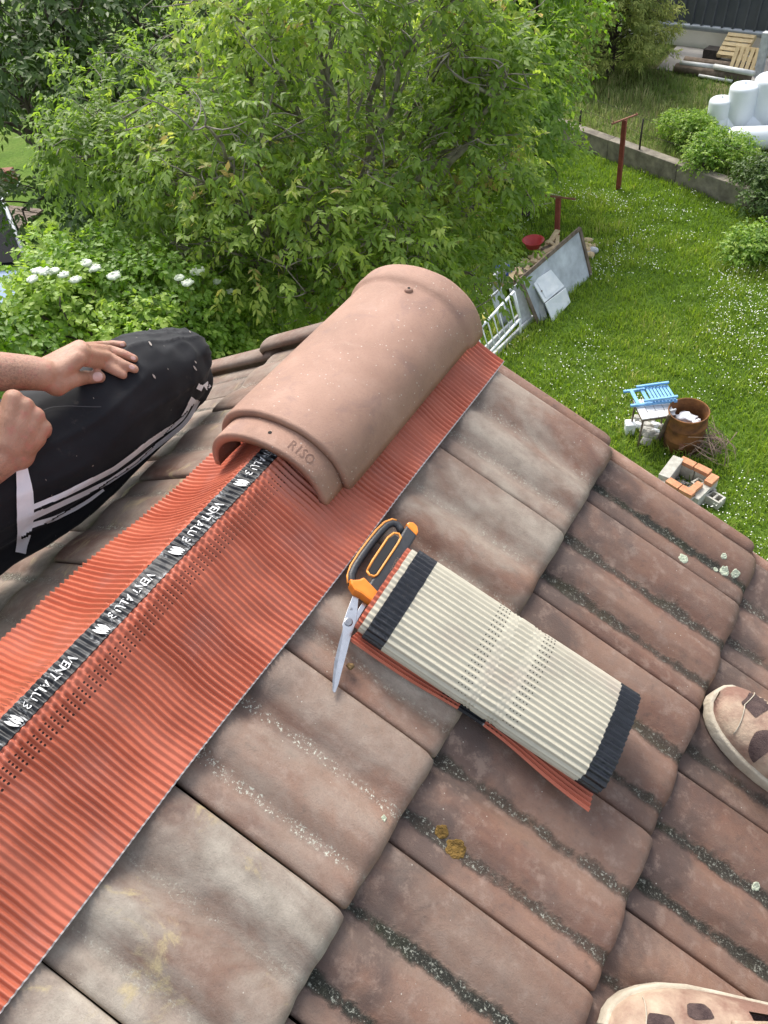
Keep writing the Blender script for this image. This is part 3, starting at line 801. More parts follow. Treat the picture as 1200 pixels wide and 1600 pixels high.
# ------------------------------------------------------------ photographer's shoes
M_SUEDE = simple('dusty_leather', (.20, .11, .082), (.44, .34, .25), 15, .85, .35, 90, detail=7, lo=.38, hi=.62)
M_MESH = simple('dark_shoe_mesh', (.045, .026, .026), (.10, .065, .058), 70, .9, .5, 500)
M_SOLE = simple('dirty_sole', (.36, .31, .24), (.50, .45, .36), 30, .85, .3, 120)
def shoe(label, toe, direc, h, side, patches=()):
    """toe (u,v), direction of the toe in (u,v); built in roof coordinates"""
    d = Vector((direc[0], direc[1], 0)).normalized(); w = Vector((-d.y, d.x, 0)); toe = Vector((toe[0], toe[1], 0))
    t = thing('shoe', label, 'shoe', roof(toe.x, toe.y, h), 'pair of dusty shoes')
    def pt(l, a, z):
        q = toe - d * l + w * a; return roof(q.x, q.y, h + z)
    st = [0, .006, .016, .032, .055, .085, .12, .16, .20, .24, .265, .28, .288]
    hwid = [.012, .026, .036, .044, .0495, .052, .050, .044, .040, .039, .036, .029, .014]
    sway = [side * q for q in (.010, .010, .0095, .008, .006, .003, 0, -.003, -.003, 0, 0, 0, 0)]
    top = [.030, .042, .050, .056, .062, .070, .083, .095, .098, .096, .095, .094, .070]
    # sole
    V = []; F = []; n = 24
    def ring(i, k, z):
        pass
    outline = [(st[i], sway[i] + hwid[i] * 1.07 + .002) for i in range(len(st))] + [(st[i], sway[i] - hwid[i] * 1.07 - .002) for i in reversed(range(len(st)))]
    outline = [(-.004, outline[0][1] * .5)] + outline + [(-.004, outline[-1][1] * .5)]
    mb = MB(); mb.prism([pt(l, a, 0.0) for l, a in outline], NRM, .024); mb.build('sole', M_SOLE, t, True, .004)
    # upper: rings of half ellipse
    V = []; F = []; n = 18
    for i in range(len(st)):
        for j in range(n + 1):
            f = math.pi * j / n; c, s = math.cos(f), math.sin(f)
            z = .022 + (top[i] - .022) * max(0, s) ** .75
            V.append(pt(st[i] + .003, sway[i] + hwid[i] * c, z + .0012 * mnoise.noise(Vector((i * .8, j * .6, side)))))
    W = n + 1
    for i in range(len(st) - 1):
        for j in range(n):
            if 7 <= i <= 10 and 5 <= j < 13: continue            # opening for the foot
            F.append((i * W + j, i * W + j + 1, (i + 1) * W + j + 1, (i + 1) * W + j))
    F.append(tuple(range(W)))
    up = mk('upper', V, F, M_SUEDE, t, True)
    # lining, tongue
    tg = MB(); tg.prism([pt(.135, .020, .084), pt(.135, -.020, .084), pt(.195, -.024, .108), pt(.195, .024, .108)], NRM, .006); tg.build('tongue', M_SUEDE, t, True, .002)
    li = MB(); li.prism([pt(.165, .030, .045), pt(.27, .026, .045), pt(.27, -.026, .045), pt(.165, -.030, .045)], NRM, .004); li.build('insole', M_MESH, t)
    # mesh windows in the upper
    def surf(l, a_):
        i = max(0, min(len(st) - 2, int(np.searchsorted(st, l) - 1))); k = (l - st[i]) / (st[i + 1] - st[i])
        hw_ = hwid[i] + (hwid[i + 1] - hwid[i]) * k; sw = sway[i] + (sway[i + 1] - sway[i]) * k; tp = top[i] + (top[i + 1] - top[i]) * k
        f = R(a_); return pt(l + .003, sw + hw_ * math.cos(f) * 1.01, .0236 + (tp - .022) * max(0, math.sin(f)) ** .75)
    ubv = BVHTree.FromPolygons([Vector(v) for v in V], F)
    def patch(poly):
        """dark mesh insert in the upper, outlined along the lines of sight and laid on the upper's surface"""
        poly = [np.array(q, float) for q in poly]
        poly = [poly[i] * (1 - w_) + poly[(i + 1) % len(poly)] * w_ for i in range(len(poly)) for w_ in (.15, .5, .85)]
        c = np.mean(poly, axis=0); n = len(poly); W_ = []; Fq = []
        for r_ in (1, .8, .6, .4, .2):
            for q in poly:
                z = c + (q - c) * r_; h_ = ubv.ray_cast(Vector(CAM), Vector(ray(*z)))
                W_.append(h_[0] + h_[1] * (.0011 if h_[1].dot(NRM) > 0 else -.0011) if h_[0] is not None else None)
        for a_ in range(4):
            for i in range(n): Fq.append((a_ * n + i, a_ * n + (i + 1) % n, (a_ + 1) * n + (i + 1) % n, (a_ + 1) * n + i))
        Fq.append(tuple(4 * n + i for i in range(n)))
        Fq = [f for f in Fq if all(W_[i] is not None for i in f)]
        grp = []                                          # keep the one connected piece
        for f in Fq:
            hit_g = [g for g in grp if g[0] & set(f)]; new = (set(f), [f])
            for g in hit_g: new[0].update(g[0]); new[1].extend(g[1]); grp.remove(g)
            grp.append(new)
        if grp:
            best = max(grp, key=lambda g: len(g[1])); ids = sorted(best[0]); mp = {q: i for i, q in enumerate(ids)}
            mk('mesh_panel', [W_[q] for q in ids], [tuple(mp[q] for q in f) for f in best[1]], M_MESH, t, True)
    for pl in patches: patch(pl)
    # seam cord round the toe
    MB().tube([surf(.030 + .012 * abs(math.cos(R(a_))), a_) for a_ in range(20, 161, 10)], .0008, 6).build('seam', M_SOLE, t, True)
    return t
hs = -2 * STEP + .002
t1 = ru(1117, 1092, hs + .03); t1b = ru(1200, 1160, hs + .03); shoe('dusty beige shoe with dark mesh panels, upper of the two at the right edge', t1, (t1[0] - t1b[0], t1[1] - t1b[1]), hs, -1, [[(1167, 1061), (1172, 1070), (1171, 1081), (1166, 1091), (1157, 1098), (1168, 1109), (1180, 1122), (1188, 1116), (1200, 1109), (1212, 1100), (1206, 1086), (1189, 1073), (1177, 1065)], [(1180, 1144), (1172, 1158), (1169, 1172), (1172, 1183), (1178, 1192), (1189, 1183), (1202, 1172), (1216, 1166), (1212, 1147), (1200, 1141), (1189, 1141)]])
t2 = ru(950, 1606, hs + .03); t2b = ru(1200, 1628, hs + .03); shoe('dusty beige shoe with dark mesh panels, lower one at the bottom right corner', t2, (t2[0] - t2b[0], t2[1] - t2b[1]), hs, 1, [[(1013, 1583), (1027, 1584), (1047, 1588), (1054, 1598), (1054, 1612), (1040, 1620), (1016, 1616), (1010, 1600)], [(1073, 1568), (1099, 1569), (1110, 1578), (1117, 1592), (1087, 1594), (1074, 1587)]])


# ------------------------------------------------------------ person kneeling on the left slope
def remeshed(name, mb, voxel, mat, parent, iters=4, fac=.5, disp=None):
    me = bpy.data.meshes.new('tmp'); me.from_pydata([tuple(v) for v in mb.v], [], mb.f); me.update()
    o = bpy.data.objects.new('tmp', me); link(o)
    bm = bmesh.new(); bm.from_mesh(me); bmesh.ops.recalc_face_normals(bm, faces=bm.faces); bm.to_mesh(me); bm.free()
    md = o.modifiers.new('r', 'REMESH'); md.mode = 'VOXEL'; md.voxel_size = voxel
    ms_ = o.modifiers.new('s', 'SMOOTH'); ms_.factor = fac; ms_.iterations = iters
    dg = bpy.context.evaluated_depsgraph_get(); me2 = bpy.data.meshes.new_from_object(o.evaluated_get(dg))
    bpy.data.objects.remove(o)
    if disp:
        nv = len(me2.vertices); cos = np.empty(nv * 3, np.float32); me2.vertices.foreach_get('co', cos); nrm = np.empty(nv * 3, np.float32)
        me2.vertices.foreach_get('normal', nrm); cos = cos.reshape(-1, 3); nrm = nrm.reshape(-1, 3)
        dd_ = np.array([disp(Vector(c)) for c in cos], np.float32); cos += nrm * dd_[:, None]
        me2.vertices.foreach_set('co', cos.ravel())
    me2.materials.clear(); me2.materials.append(mat); smooth(me2); me2.name = name
    o2 = bpy.data.objects.new(name, me2); link(o2); place(o2, parent); return o2, me2
def chain(mb, pts, n=14):
    """tapered limb with round joints: pts = [(Vector, r), ...], densified"""
    P = []; Rr = []
    for i in range(len(pts) - 1):
        for k in range(6):
            f = k / 6; P.append(pts[i][0].lerp(pts[i + 1][0], f)); Rr.append(pts[i][1] + (pts[i + 1][1] - pts[i][1]) * f)
    P.append(pts[-1][0]); Rr.append(pts[-1][1])
    mb.tube(P, Rr, n)
    for p, r in (pts[0], pts[-1]): mb.ball(p, r * .995, n, 9)
    for p, r in pts[1:-1]: mb.ball(p, r, n, 9)
M_CLOTH = None
def cloth():
    m, n, l, b = new_mat('black_track_fabric'); t = NT(m); p = t.coord()
    c = t.ramp(t.noise(p, 11, 5), [(.3, (.006, .007, .010)), (.7, (.013, .014, .018))])
    dust = t.math('MULTIPLY', step_up(t, t.noise(p, 24, 6, .7), .60, .74), .22)
    c = t.mix(dust, c, (.16, .14, .12))
    d = t.math('MULTIPLY', t.math('LESS_THAN', t.voro(p, 42), .07), step_up(t, t.noise(p, 9, 2), .5, .6))
    c = t.mix(t.math('MULTIPLY', d, .55), c, (.42, .38, .33))
    t.lk(c, b.inputs['Base Color']); b.inputs['Roughness'].default_value = .72; b.inputs['Specular IOR Level'].default_value = .22
    b.inputs['Sheen Weight'].default_value = .06
    t.lk(t.bump(t.noise(p, 900, 2), .1, .001), b.inputs['Normal'])
    return m
M_CLOTH = cloth()
M_WHITE = simple('grey_white_stripe', (.76, .78, .84), (.86, .87, .92), 40, .8, .15, 500)
def skin_mat():
    m, n, l, b = new_mat('skin'); t = NT(m); p = t.coord()
    c = t.ramp(t.noise(p, 28, 5, .6), [(.3, (.32, .165, .105)), (.5, (.40, .215, .145)), (.72, (.46, .265, .185))])
    c = t.mix(t.math('MULTIPLY', step_up(t, t.noise(p, 60, 4), .50, .68), .6), c, (.44, .17, .13))
    c = t.mix(t.math('MULTIPLY', step_up(t, t.noise(t.vadd(p, (4, 1, 2)), 34, 6, .7), .54, .70), .45), c, (.20, .12, .085))
    hair = t.attr('hair')
    hm = t.math('MULTIPLY', hair, step_up(t, t.noise(t.vmul(p, (1, 1, 1)), 260, 3, .8), .44, .62))
    c = t.mix(t.math('MULTIPLY', hm, .4), c, (.09, .05, .035))
    t.lk(c, b.inputs['Base Color']); b.inputs['Roughness'].default_value = .5
    b.inputs['Subsurface Weight'].default_value = .12; b.inputs['Subsurface Radius'].default_value = (.012, .005, .003); b.inputs['Subsurface Scale'].default_value = .5
    cre = t.voro(t.vadd(p, (0, 0, 0)), 330, 'DISTANCE_TO_EDGE')
    t.lk(t.bump(t.math('ADD', t.math('MULTIPLY', step_up(t, cre, .0, .12), .5), t.math('ADD', t.noise(p, 420, 4), t.math('MULTIPLY', t.noise(p, 75, 4), 1.6))), .42, .0020), b.inputs['Normal'])
    return m
M_SKIN = skin_mat()
person = thing('person', 'person in black track trousers with white side stripes kneeling with hands on knee', 'person', (-.48, -.75, -.22))
knee = at(258, 582, 1.66); thigh_m = at(150, 655, 1.57); hip = at(10, 735, 1.52); hip2 = hip + (hip - thigh_m) * .75 + Vector((0, 0, .015))
mb = MB()
chain(mb, [(hip2, .120), (hip, .112), (thigh_m, .104), (at(215, 600, 1.62), .094), (knee, .082), (at(285, 562, 1.685), .060)], 20)
# cloth sagging below the thigh + folded shin
shin0 = at(275, 600, 1.72); shin1 = at(150, 712, 1.63); shin2 = at(20, 800, 1.57)
chain(mb, [(shin0, .066), (at(225, 650, 1.68), .068), (shin1, .072), (at(80, 770, 1.60), .076), (shin2, .080), (shin2 + (shin2 - shin1) * .6, .075)], 18)
chain(mb, [(at(266, 556, 1.70), .058), (at(282, 566, 1.71), .056), (at(294, 592, 1.72), .050)], 14)
# seat and the other thigh going down the far side of the slope
pel = hip2 + Vector((-.10, -.09, .015))
mb.ball(pel, (.165, .15, .13), 18, 12)
ok = pel + Vector((-.40, -.03, -.14)); chain(mb, [(pel + Vector((-.06, 0, 0)), .115), (pel + Vector((-.24, -.01, -.06)), .098), (ok, .075), (ok + Vector((.06, -.22, -.16)), .06), (ok + Vector((.12, -.36, -.2)), .052)], 16)
def wrinkle(c):
    d = .0045 * mnoise.noise(Vector((c.x * 9, c.y * 9, c.z * 16))) + .0022 * mnoise.noise(Vector((c.x * 26, c.y * 20, c.z * 40)))
    k = max(0, 1 - (c - knee).length / .16)
    a = (c - knee)
    d += k * .0038 * math.sin(70 * (a.y * .7 + a.x * .5 + a.z * .6) + 3 * mnoise.noise(c * 12))
    ax_ = (knee - hip).normalized(); al = a.dot(ax_); ra = a - ax_ * al; an = math.atan2(ra.z, ra.x)
    r1 = 1 - abs(mnoise.noise(Vector((al * 4.0 + an * .9, an * 1.6, 2.0)))) * 2
    d += .0045 * max(0, r1) ** 4
    r2 = 1 - abs(mnoise.noise(Vector((al * 13 - an * .6, an * 1.1, 7.0)))) * 2
    d += .0030 * max(0, r2) ** 5 * (.3 + k)
    return d
trousers, tme = remeshed('trousers', mb, .0062, M_CLOTH, person, 8, .5, wrinkle)
off_t = Vector(person.location)
bvh = BVHTree.FromPolygons([v.co.copy() for v in tme.vertices], [tuple(p.vertices) for p in tme.polygons])
def hit(x, y):
    d = Vector(ray(x, y)); loc, nr, idx, dist = bvh.ray_cast(Vector(CAM), d)
    return (loc, nr, dist) if loc is not None else None
def ribbon(name, pts, width, mat, parent, lift=.0013):
    """cloth tape sewn on the trousers along a line of sight-points"""
    P = []
    for i in range(len(pts) - 1):
        L = math.hypot(pts[i + 1][0] - pts[i][0], pts[i + 1][1] - pts[i][1]); n = max(3, int(L / 2))
        for k in range(n): f = k / n; P.append((pts[i][0] + (pts[i + 1][0] - pts[i][0]) * f, pts[i][1] + (pts[i + 1][1] - pts[i][1]) * f))
    P.append(pts[-1]); V = []; F = []
    NA = 6
    for i, (x, y) in enumerate(P):
        a, b = P[max(0, i - 1)], P[min(len(P) - 1, i + 1)]; dx, dy = b[0] - a[0], b[1] - a[1]; L = math.hypot(dx, dy) or 1
        w = width if not callable(width) else width(i / (len(P) - 1))
        row = []
        for k in range(NA + 1):
            o_ = (k / NA - .5) * w; h_ = hit(x - dy / L * o_, y + dx / L * o_)
            row.append(h_)
        V.append(row)
    G_ = {(i, k): h_[0] + h_[1] * lift for i, row in enumerate(V) for k, h_ in enumerate(row) if h_ is not None}
    for _ in range(6):
        N_ = {}
        for (i, k), p in G_.items():
            nb_ = [G_[q] for q in ((i - 1, k), (i + 1, k)) if q in G_ and (G_[q] - p).length < .02]
            N_[(i, k)] = p * .5 + sum(nb_, Vector()) * (.5 / len(nb_)) if len(nb_) == 2 else p
        G_ = N_
    verts = []; idx = {}
    for i, row in enumerate(V):
        for k, h_ in enumerate(row):
            if h_ is not None: idx[(i, k)] = len(verts); verts.append(G_[(i, k)] + h_[1] * .0022)
    for i in range(len(V) - 1):
        for k in range(NA):
            q = [(i, k), (i + 1, k), (i + 1, k + 1), (i, k + 1)]
            if all(z in idx for z in q):
                pq = [verts[idx[z]] for z in q]
                if max((pq[a] - pq[b]).length for a in range(4) for b in range(a)) < .02: F.append(tuple(idx[z] for z in q))
    if not F: return None
    return mk(name, verts, F, mat, trousers, True)
ribbon('side_stripe', [(46, 793), (51, 791), (92, 774), (131, 755), (177, 731), (200, 714), (222, 697), (245, 680), (267, 666), (283, 652), (290, 640), (296, 627)], lambda f: 8.6 - 2.5 * f, M_WHITE, trousers)
ribbon('side_stripe', [(46, 808), (52, 805), (87, 789), (122, 773), (170, 750), (209, 723), (237, 700), (262, 681), (283, 664), (293, 652), (301, 638), (308, 624)], lambda f: 8.6 - 2.5 * f, M_WHITE, trousers)
ribbon('side_stripe', [(44, 821), (48, 819), (82, 809), (115, 794), (137, 781), (160, 764)], lambda f: 9 - 4.5 * f, M_WHITE, trousers)
ribbon('side_panel', [(32, 728), (37, 765), (38, 800), (36, 830), (30, 862)], lambda f: 17 + 10 * math.sin(math.pi * min(1, f * 1.1)), M_WHITE, trousers, .0016)
ribbon('knee_patch', [(296, 632), (302, 622)], 12, M_WHITE, trousers, .0018)
ribbon('knee_patch', [(308, 608), (312, 600)], 9, M_WHITE, trousers, .0018)
ribbon('knee_patch', [(318, 598), (324, 606)], 9, M_WHITE, trousers, .0018)
for (x, y, r) in ((234, 538, 5), (233, 514, 4), (303, 575, 5), (239, 588, 5), (304, 566, 3), (296, 520, 2), (261, 577, 1.6), (146, 623, 1.6), (71, 750, 1.6)):
    ribbon('plaster_spot', [(x - r * .5, y - r * .6), (x + r * .1, y + r * .1), (x + r * .5, y + r * .8)], lambda f, r=r: r * (.15 + .6 * math.sin(math.pi * f) ** .7), simple('plaster_smear', (.30, .26, .23), (.45, .41, .37), 200, .9), trousers, .0008)
# seam/crease cord on the thigh
ribbon('pocket_seam', [(62, 645), (80, 638), (110, 636), (158, 637)], 1.1, simple('seam_grey', (.06, .06, .065), rough=.8), trousers, .0016)

mb = MB()
def sp(x, y, off, dflt=1.47):
    h_ = hit(x, y); t_ = (h_[2] if h_ else dflt) - off
    return at(x, y, t_)
def hz(x, y): return x / 5.0, 520 + y / 5.0          # 5x enlargement with corner (0, 520)
def hp(x, y, off, d=1.47): return sp(*hz(x, y), off, d)
# left hand lying on the thigh
WR = hp(325, 330, .045); T0 = (Vector(CAM) - WR).length
def hq(x, y, dt): return at(*hz(x, y), T0 + dt)
elbow = at(-330, 560, T0 - .06)
wrist = hq(330, 325, .0)
chain(mb, [(elbow, .041), (at(-140, 572, T0 - .02), .040), (at(-20, 580, T0 - .004), .0335), (hq(230, 312, .0), .029), (wrist, .0275)], 18)
kn = [hq(610, 205, .010), hq(640, 160, .020), hq(645, 130, .034), hq(625, 118, .048)]   # index .. little knuckles
wr4 = [hq(390, 350, .004), hq(395, 320, .008), hq(395, 290, .016), hq(395, 265, .026)]
for a, b in zip(wr4, kn): chain(mb, [(wrist, .022), (a, .020), (b, .0145)], 12)
def fing(a, pts, r0, r1):
    q = [(a, r0)] + [(p_, r0 + (r1 - r0) * (i + 1) / len(pts)) for i, p_ in enumerate(pts)]; chain(mb, q, 12)
fing(kn[0], [hp(800, 240, .014), hp(890, 292, .009), hp(962, 330, .0075)], .0118, .0080)
fing(kn[1], [hp(850, 192, .015), hp(965, 250, .009), hp(1052, 284, .0075)], .0116, .0080)
fing(kn[2], [hp(850, 134, .016), hp(955, 162, .010), hp(1050, 203, .0072)], .0110, .0076)
fing(kn[3], [hp(790, 100, .016), hp(885, 90, .010), hp(962, 92, .0072)], .0098, .0068)
th0 = hq(440, 400, .006)
chain(mb, [(wrist, .022), (th0, .021), (hq(560, 362, .016), .0155), (hp(660, 350, .012), .0125), (hp(780, 345, .0095), .0105)], 12)
chain(mb, [(hq(470, 340, .012), .017), (hq(560, 270, .014), .013)], 10); chain(mb, [(hq(430, 350, .006), .018), (hq(600, 230, .014), .012)], 10)
# right fist resting beside it, nearer the camera
F0 = T0 - .055
def fq(x, y, dt=0.0): return at(*hz(x, y), F0 + dt)
rw = fq(40, 960, .02); re = at(-300, 930, F0 - .10)
chain(mb, [(re, .043), (at(-120, 800, F0 - .03), .040), (fq(-120, 1060, .012), .033), (rw, .0300)], 18)
fk = [fq(105, 520, .0), fq(195, 575, .0), fq(275, 650, .004), fq(330, 745, .012)]
fw = [fq(60, 860, .004), fq(95, 880, .004), fq(130, 890, .006), fq(165, 895, .010)]
for i, (a, b) in enumerate(zip(fw, fk)):
    chain(mb, [(rw, .026), (a, .0235), (b.lerp(a, .45), .0215), (b, .0165 - .001 * i)], 12)
    away = Vector(ray(20, 660)); p1 = b + away * .040 + Vector((.006, -.002, -.004)); p2 = p1 + (a - b) * .32 + away * .012; p3 = p2 - away * .026 + (a - b) * .12
    chain(mb, [(b, .0155), (p1, .0125), (p2, .0115), (p3, .010)], 12)
chain(mb, [(fw[0], .020), (fq(20, 700, .02), .016), (fq(10, 600, .04), .0125), (fq(60, 580, .055), .011)], 12)
chain(mb, [(fw[1] + Vector((0, 0, -.02)), .026), (fk[2].lerp(fw[2], .4) + Vector(ray(40, 680)) * .03, .024)], 12)
# upper body outside the frame
chest = pel + Vector((-.04, -.10, .36)); neckp = chest + Vector((.02, .04, .20)); head = neckp + Vector((.035, .06, .15))
sh_l = chest + Vector((-.13, .14, .12)); sh_r = chest + Vector((.16, -.12, .12))
chain(mb, [(sh_l, .055), (sh_l.lerp(elbow, .5), .048), (elbow, .041)], 14)
chain(mb, [(sh_r, .055), (sh_r.lerp(re, .5), .050), (re, .043)], 14)
chain(mb, [(pel + Vector((0, 0, .05)), .12), (chest, .13), (chest + Vector((0, 0, .12)), .10), (neckp, .058), (head - Vector((0, 0, .05)), .055)], 18)
mb.ball(head, (.078, .095, .115), 20, 16); mb.ball(head + Vector((.025, .04, -.06)), (.055, .065, .055), 14, 10)
fd = Vector((.55, .83, 0)).normalized(); fs = Vector((fd.y, -fd.x, 0))
mb.ball(head + fd * .098 + Vector((0, 0, -.018)), (.013, .013, .024), 10, 8)
for s_ in (-1, 1): mb.ball(head + fs * s_ * .078 + Vector((0, 0, -.01)), (.016, .018, .032), 10, 8)
body, bme = remeshed('body', mb, .0030, M_SKIN, person, 3, .5)
# arm hair grows on the forearms only
bc = np.empty(len(bme.vertices) * 3, np.float32); bme.vertices.foreach_get('co', bc); bc = bc.reshape(-1, 3)
def seg_d(P, a, b):
    a = np.array(a); b = np.array(b); t_ = np.clip(((P - a) @ (b - a)) / ((b - a) @ (b - a)), 0, 1); return np.linalg.norm(P - (a + t_[:, None] * (b - a)), axis=1), t_
d1, t1_ = seg_d(bc, elbow, wrist); d2, t2_ = seg_d(bc, re, rw)
hairv = np.maximum(np.clip((.05 - d1) * 60, 0, 1) * np.clip((1.0 - t1_) * 12, .0, 1), np.clip((.055 - d2) * 60, 0, 1) * np.clip((1.0 - t2_) * 10, 0, 1))
bme.attributes.new('hair', 'FLOAT', 'POINT').data.foreach_set('value', hairv.astype(np.float32))
# nails
bvb = BVHTree.FromPolygons([v.co.copy() for v in bme.vertices], [tuple(p.vertices) for p in bme.polygons])
M_NAIL = simple('finger_nail', (.56, .36, .32), (.62, .42, .38), 90, .32)
def nail(x, y, dx, dy, l_, w_):
    px, py = hz(x, y); V = []; F = []; N1, N2 = 6, 6
    L = math.hypot(dx, dy); dx /= L; dy /= L
    for i in range(N1 + 1):
        for j in range(N2 + 1):
            a = (i / N1 - .5) * l_; q = (j / N2 - .5)
            e = w_ * math.sqrt(max(.15, 1 - (abs(i / N1 - .5) * 2) ** 3)); b = q * e
            x_, y_ = px + dx * a - dy * b, py + dy * a + dx * b
            loc, nr, ix, ds = bvb.ray_cast(Vector(CAM), Vector(ray(x_, y_)))
            if loc is None: return
            V.append(loc + nr * .0006)
    for i in range(N1):
        for j in range(N2): k = i * (N2 + 1) + j; F.append((k, k + 1, k + N2 + 2, k + N2 + 1))
    if max((Vector(V[0]) - Vector(v)).length for v in V) < .03: mk('finger_nail', V, F, M_NAIL, body, True)
nail(762, 343, 1, -.05, 15, 14); nail(1030, 268, .8, .4, 9, 6); nail(1040, 198, .8, .3, 8, 5); nail(955, 94, 1, 0, 7, 4)
# shirt and hair
sm_ = MB(); chain(sm_, [(pel + Vector((0, 0, .02)), .165), (pel + Vector((-.02, -.05, .18)), .155), (chest, .16), (chest + Vector((0, .0, .11)), .135)], 20)
chain(sm_, [(chest + Vector((0, 0, .11)), .10), (sh_l, .075), (sh_l.lerp(elbow, .45), .066)], 14); chain(sm_, [(chest + Vector((0, 0, .11)), .10), (sh_r, .075), (sh_r.lerp(re, .45), .066)], 14)
remeshed('shirt', sm_, .010, simple('grey_tshirt', (.10, .105, .11), (.14, .145, .15), 30, .85), person, 6)
hm_ = MB(); hm_.ball(head + Vector((-.012, -.02, .022)), (.084, .098, .108), 18, 14)
remeshed('hair', hm_, .009, simple('dark_hair', (.02, .014, .01), (.04, .028, .02), 120, .7, .6, 300), person, 2)

# ------------------------------------------------------------ ground
def ground_mat(name, cols, scale):
    m, n, l, b = new_mat(name); t = NT(m); p = t.coord()
    f = t.noise(p, scale, 6, .65); g = t.noise(p, scale * 14, 4, .7)
    c = t.ramp(f, cols); c = t.mix(t.math('MULTIPLY', step_up(t, g, .45, .65), .5), c, cols[0][1])
    t.lk(c, b.inputs['Base Color']); b.inputs['Roughness'].default_value = .95; b.inputs['Specular IOR Level'].default_value = .1
    t.lk(t.bump(g, .8, .05), b.inputs['Normal']); return m
M_LAWN = ground_mat('lawn_soil', [(.3, (.05, .09, .014)), (.5, (.085, .15, .022)), (.72, (.14, .19, .04))], .6)
gv = []; gf = []; n = 60
S = 160
mk('ground', [(-S, -S, GZ), (S, -S, GZ), (S, S, GZ), (-S, S, GZ)], [(0, 1, 2, 3)], M_LAWN)
tag(bpy.data.objects['ground'], kind='structure')
WA = gp(838, 203); WB = gp(1172, 328)                      # foot of the low wall
wd = (WB - WA); wd.z = 0; wd.normalize(); wn_ = Vector((-wd.y, wd.x, 0))
if wn_.y < 0: wn_ = -wn_
WA2 = WA - wd * 9; WB2 = WB + wd * 8
tv = [WA2 + wn_ * .1, WB2 + wn_ * .1, WB2 + wn_ * 60, WA2 + wn_ * 60]
tv = [Vector((v.x, v.y, TZ)) for v in tv]; tb = [Vector((v.x, v.y, GZ - .1)) for v in tv]
M_WILD = ground_mat('wild_soil', [(.3, (.09, .11, .035)), (.5, (.13, .15, .05)), (.72, (.22, .19, .11))], .8)
tg_ = mk('terrace', tv + tb, [(0, 1, 2, 3), (0, 4, 5, 1), (1, 5, 6, 2), (2, 6, 7, 3), (3, 7, 4, 0)], M_WILD); tag(tg_, kind='structure')
# low retaining wall
M_OLDC = simple('old_concrete', (.13, .115, .095), (.30, .27, .22), 4, .95, .6, 40, detail=8)
lw = thing('low_wall', 'low weathered concrete garden wall across the back of the lawn', 'wall', WA)
L = (WB - WA).length; k = 0; x = -9.0
while x < L + 1.0:
    l_ = 1.9; c = WA + wd * (x + l_ / 2) + wn_ * .02
    o = MB().box((0, 0, 0), (l_ - .012, .22, .42 + random.uniform(-.015, .015)), Matrix((wd, wn_, Vector((0, 0, 1)))).transposed())
    o.v = [v + Vector((c.x, c.y, GZ + .19 + random.uniform(-.004, .004))) + Vector((mnoise.noise(v * 3 + c) * .01, mnoise.noise(v * 2 + c * 2) * .01, 0)) for v in o.v]
    o.build('wall_block', M_OLDC, lw, False, .015); x += l_

# ------------------------------------------------------------ foliage helpers
def tri_leaves(P, D, N, L, W, fold=.25, droop=.15):
    """leaflets with a folded midrib: returns verts, tris"""
    n = len(P); Sd = np.cross(D, N); Sd /= np.linalg.norm(Sd, axis=1, keepdims=True) + 1e-9; N2 = np.cross(Sd, D)
    L = L[:, None]; W = W[:, None]
    b = P; mid = P + D * L * .45 + N2 * (-fold * W * .5); l_ = P + D * L * .42 + Sd * W * .5 + N2 * W * fold * .3; r_ = P + D * L * .42 - Sd * W * .5 + N2 * W * fold * .3
    tip = P + D * L - N2 * L * droop
    V = np.stack([b, l_, mid, r_, tip], 1).reshape(-1, 3)
    T = np.array([[0, 1, 2], [0, 2, 3], [1, 4, 2], [2, 4, 3]])
    T = (np.arange(n)[:, None, None] * 5 + T[None]).reshape(-1, 3)
    return V, T
def unit(a): return a / (np.linalg.norm(a, axis=1, keepdims=True) + 1e-9)
def compound_crown(name, mat, tips, outdir, parent, nl=7, L=.13, W=.05, tone=None):
    """tips (n,3): ends of twigs; compound leaves hang from each"""
    n = len(tips); Ps, Ds, Ns, Ls, Ws, Rs = [], [], [], [], [], []
    rd = unit(outdir + rng.normal(0, .45, (n, 3)) + np.array([0, 0, -.15]))
    side = unit(np.cross(rd, np.array([0, 0, 1.0])) + rng.normal(0, .2, (n, 3)))
    base = rng.random(n) if tone is None else np.clip(tone + rng.normal(0, .16, n), 0, 1)
    RL = L * 2.0
    for i in range(nl):
        if i == nl - 1: f, s_ = 1.0, 0
        else: f, s_ = .35 + .6 * (i // 2) / max(1, (nl - 1) // 2 - .0), (1 if i % 2 else -1)
        p = tips + rd * (RL * f) + np.array([0, 0, -1.0]) * (RL * f * f * .30)
        d = unit(rd * .65 + side * s_ * .85 + np.array([0, 0, -.55]) + rng.normal(0, .25, (n, 3)))
        nn = unit(np.array([0, 0, 1.0]) + rng.normal(0, .45, (n, 3)) + outdir * .3)
        Ps.append(p); Ds.append(d); Ns.append(nn); Ls.append(L * rng.uniform(.6, 1.15, n)); Ws.append(W * rng.uniform(.7, 1.15, n)); Rs.append(np.clip(base + rng.normal(0, .06, n), 0, 1))
    P, D, N = np.concatenate(Ps), np.concatenate(Ds), np.concatenate(Ns)
    V, T = tri_leaves(P, D, N, np.concatenate(Ls), np.concatenate(Ws))
    return mk_np(name, V, T, mat, parent, dict(rnd=np.repeat(np.concatenate(Rs), 5)), True)
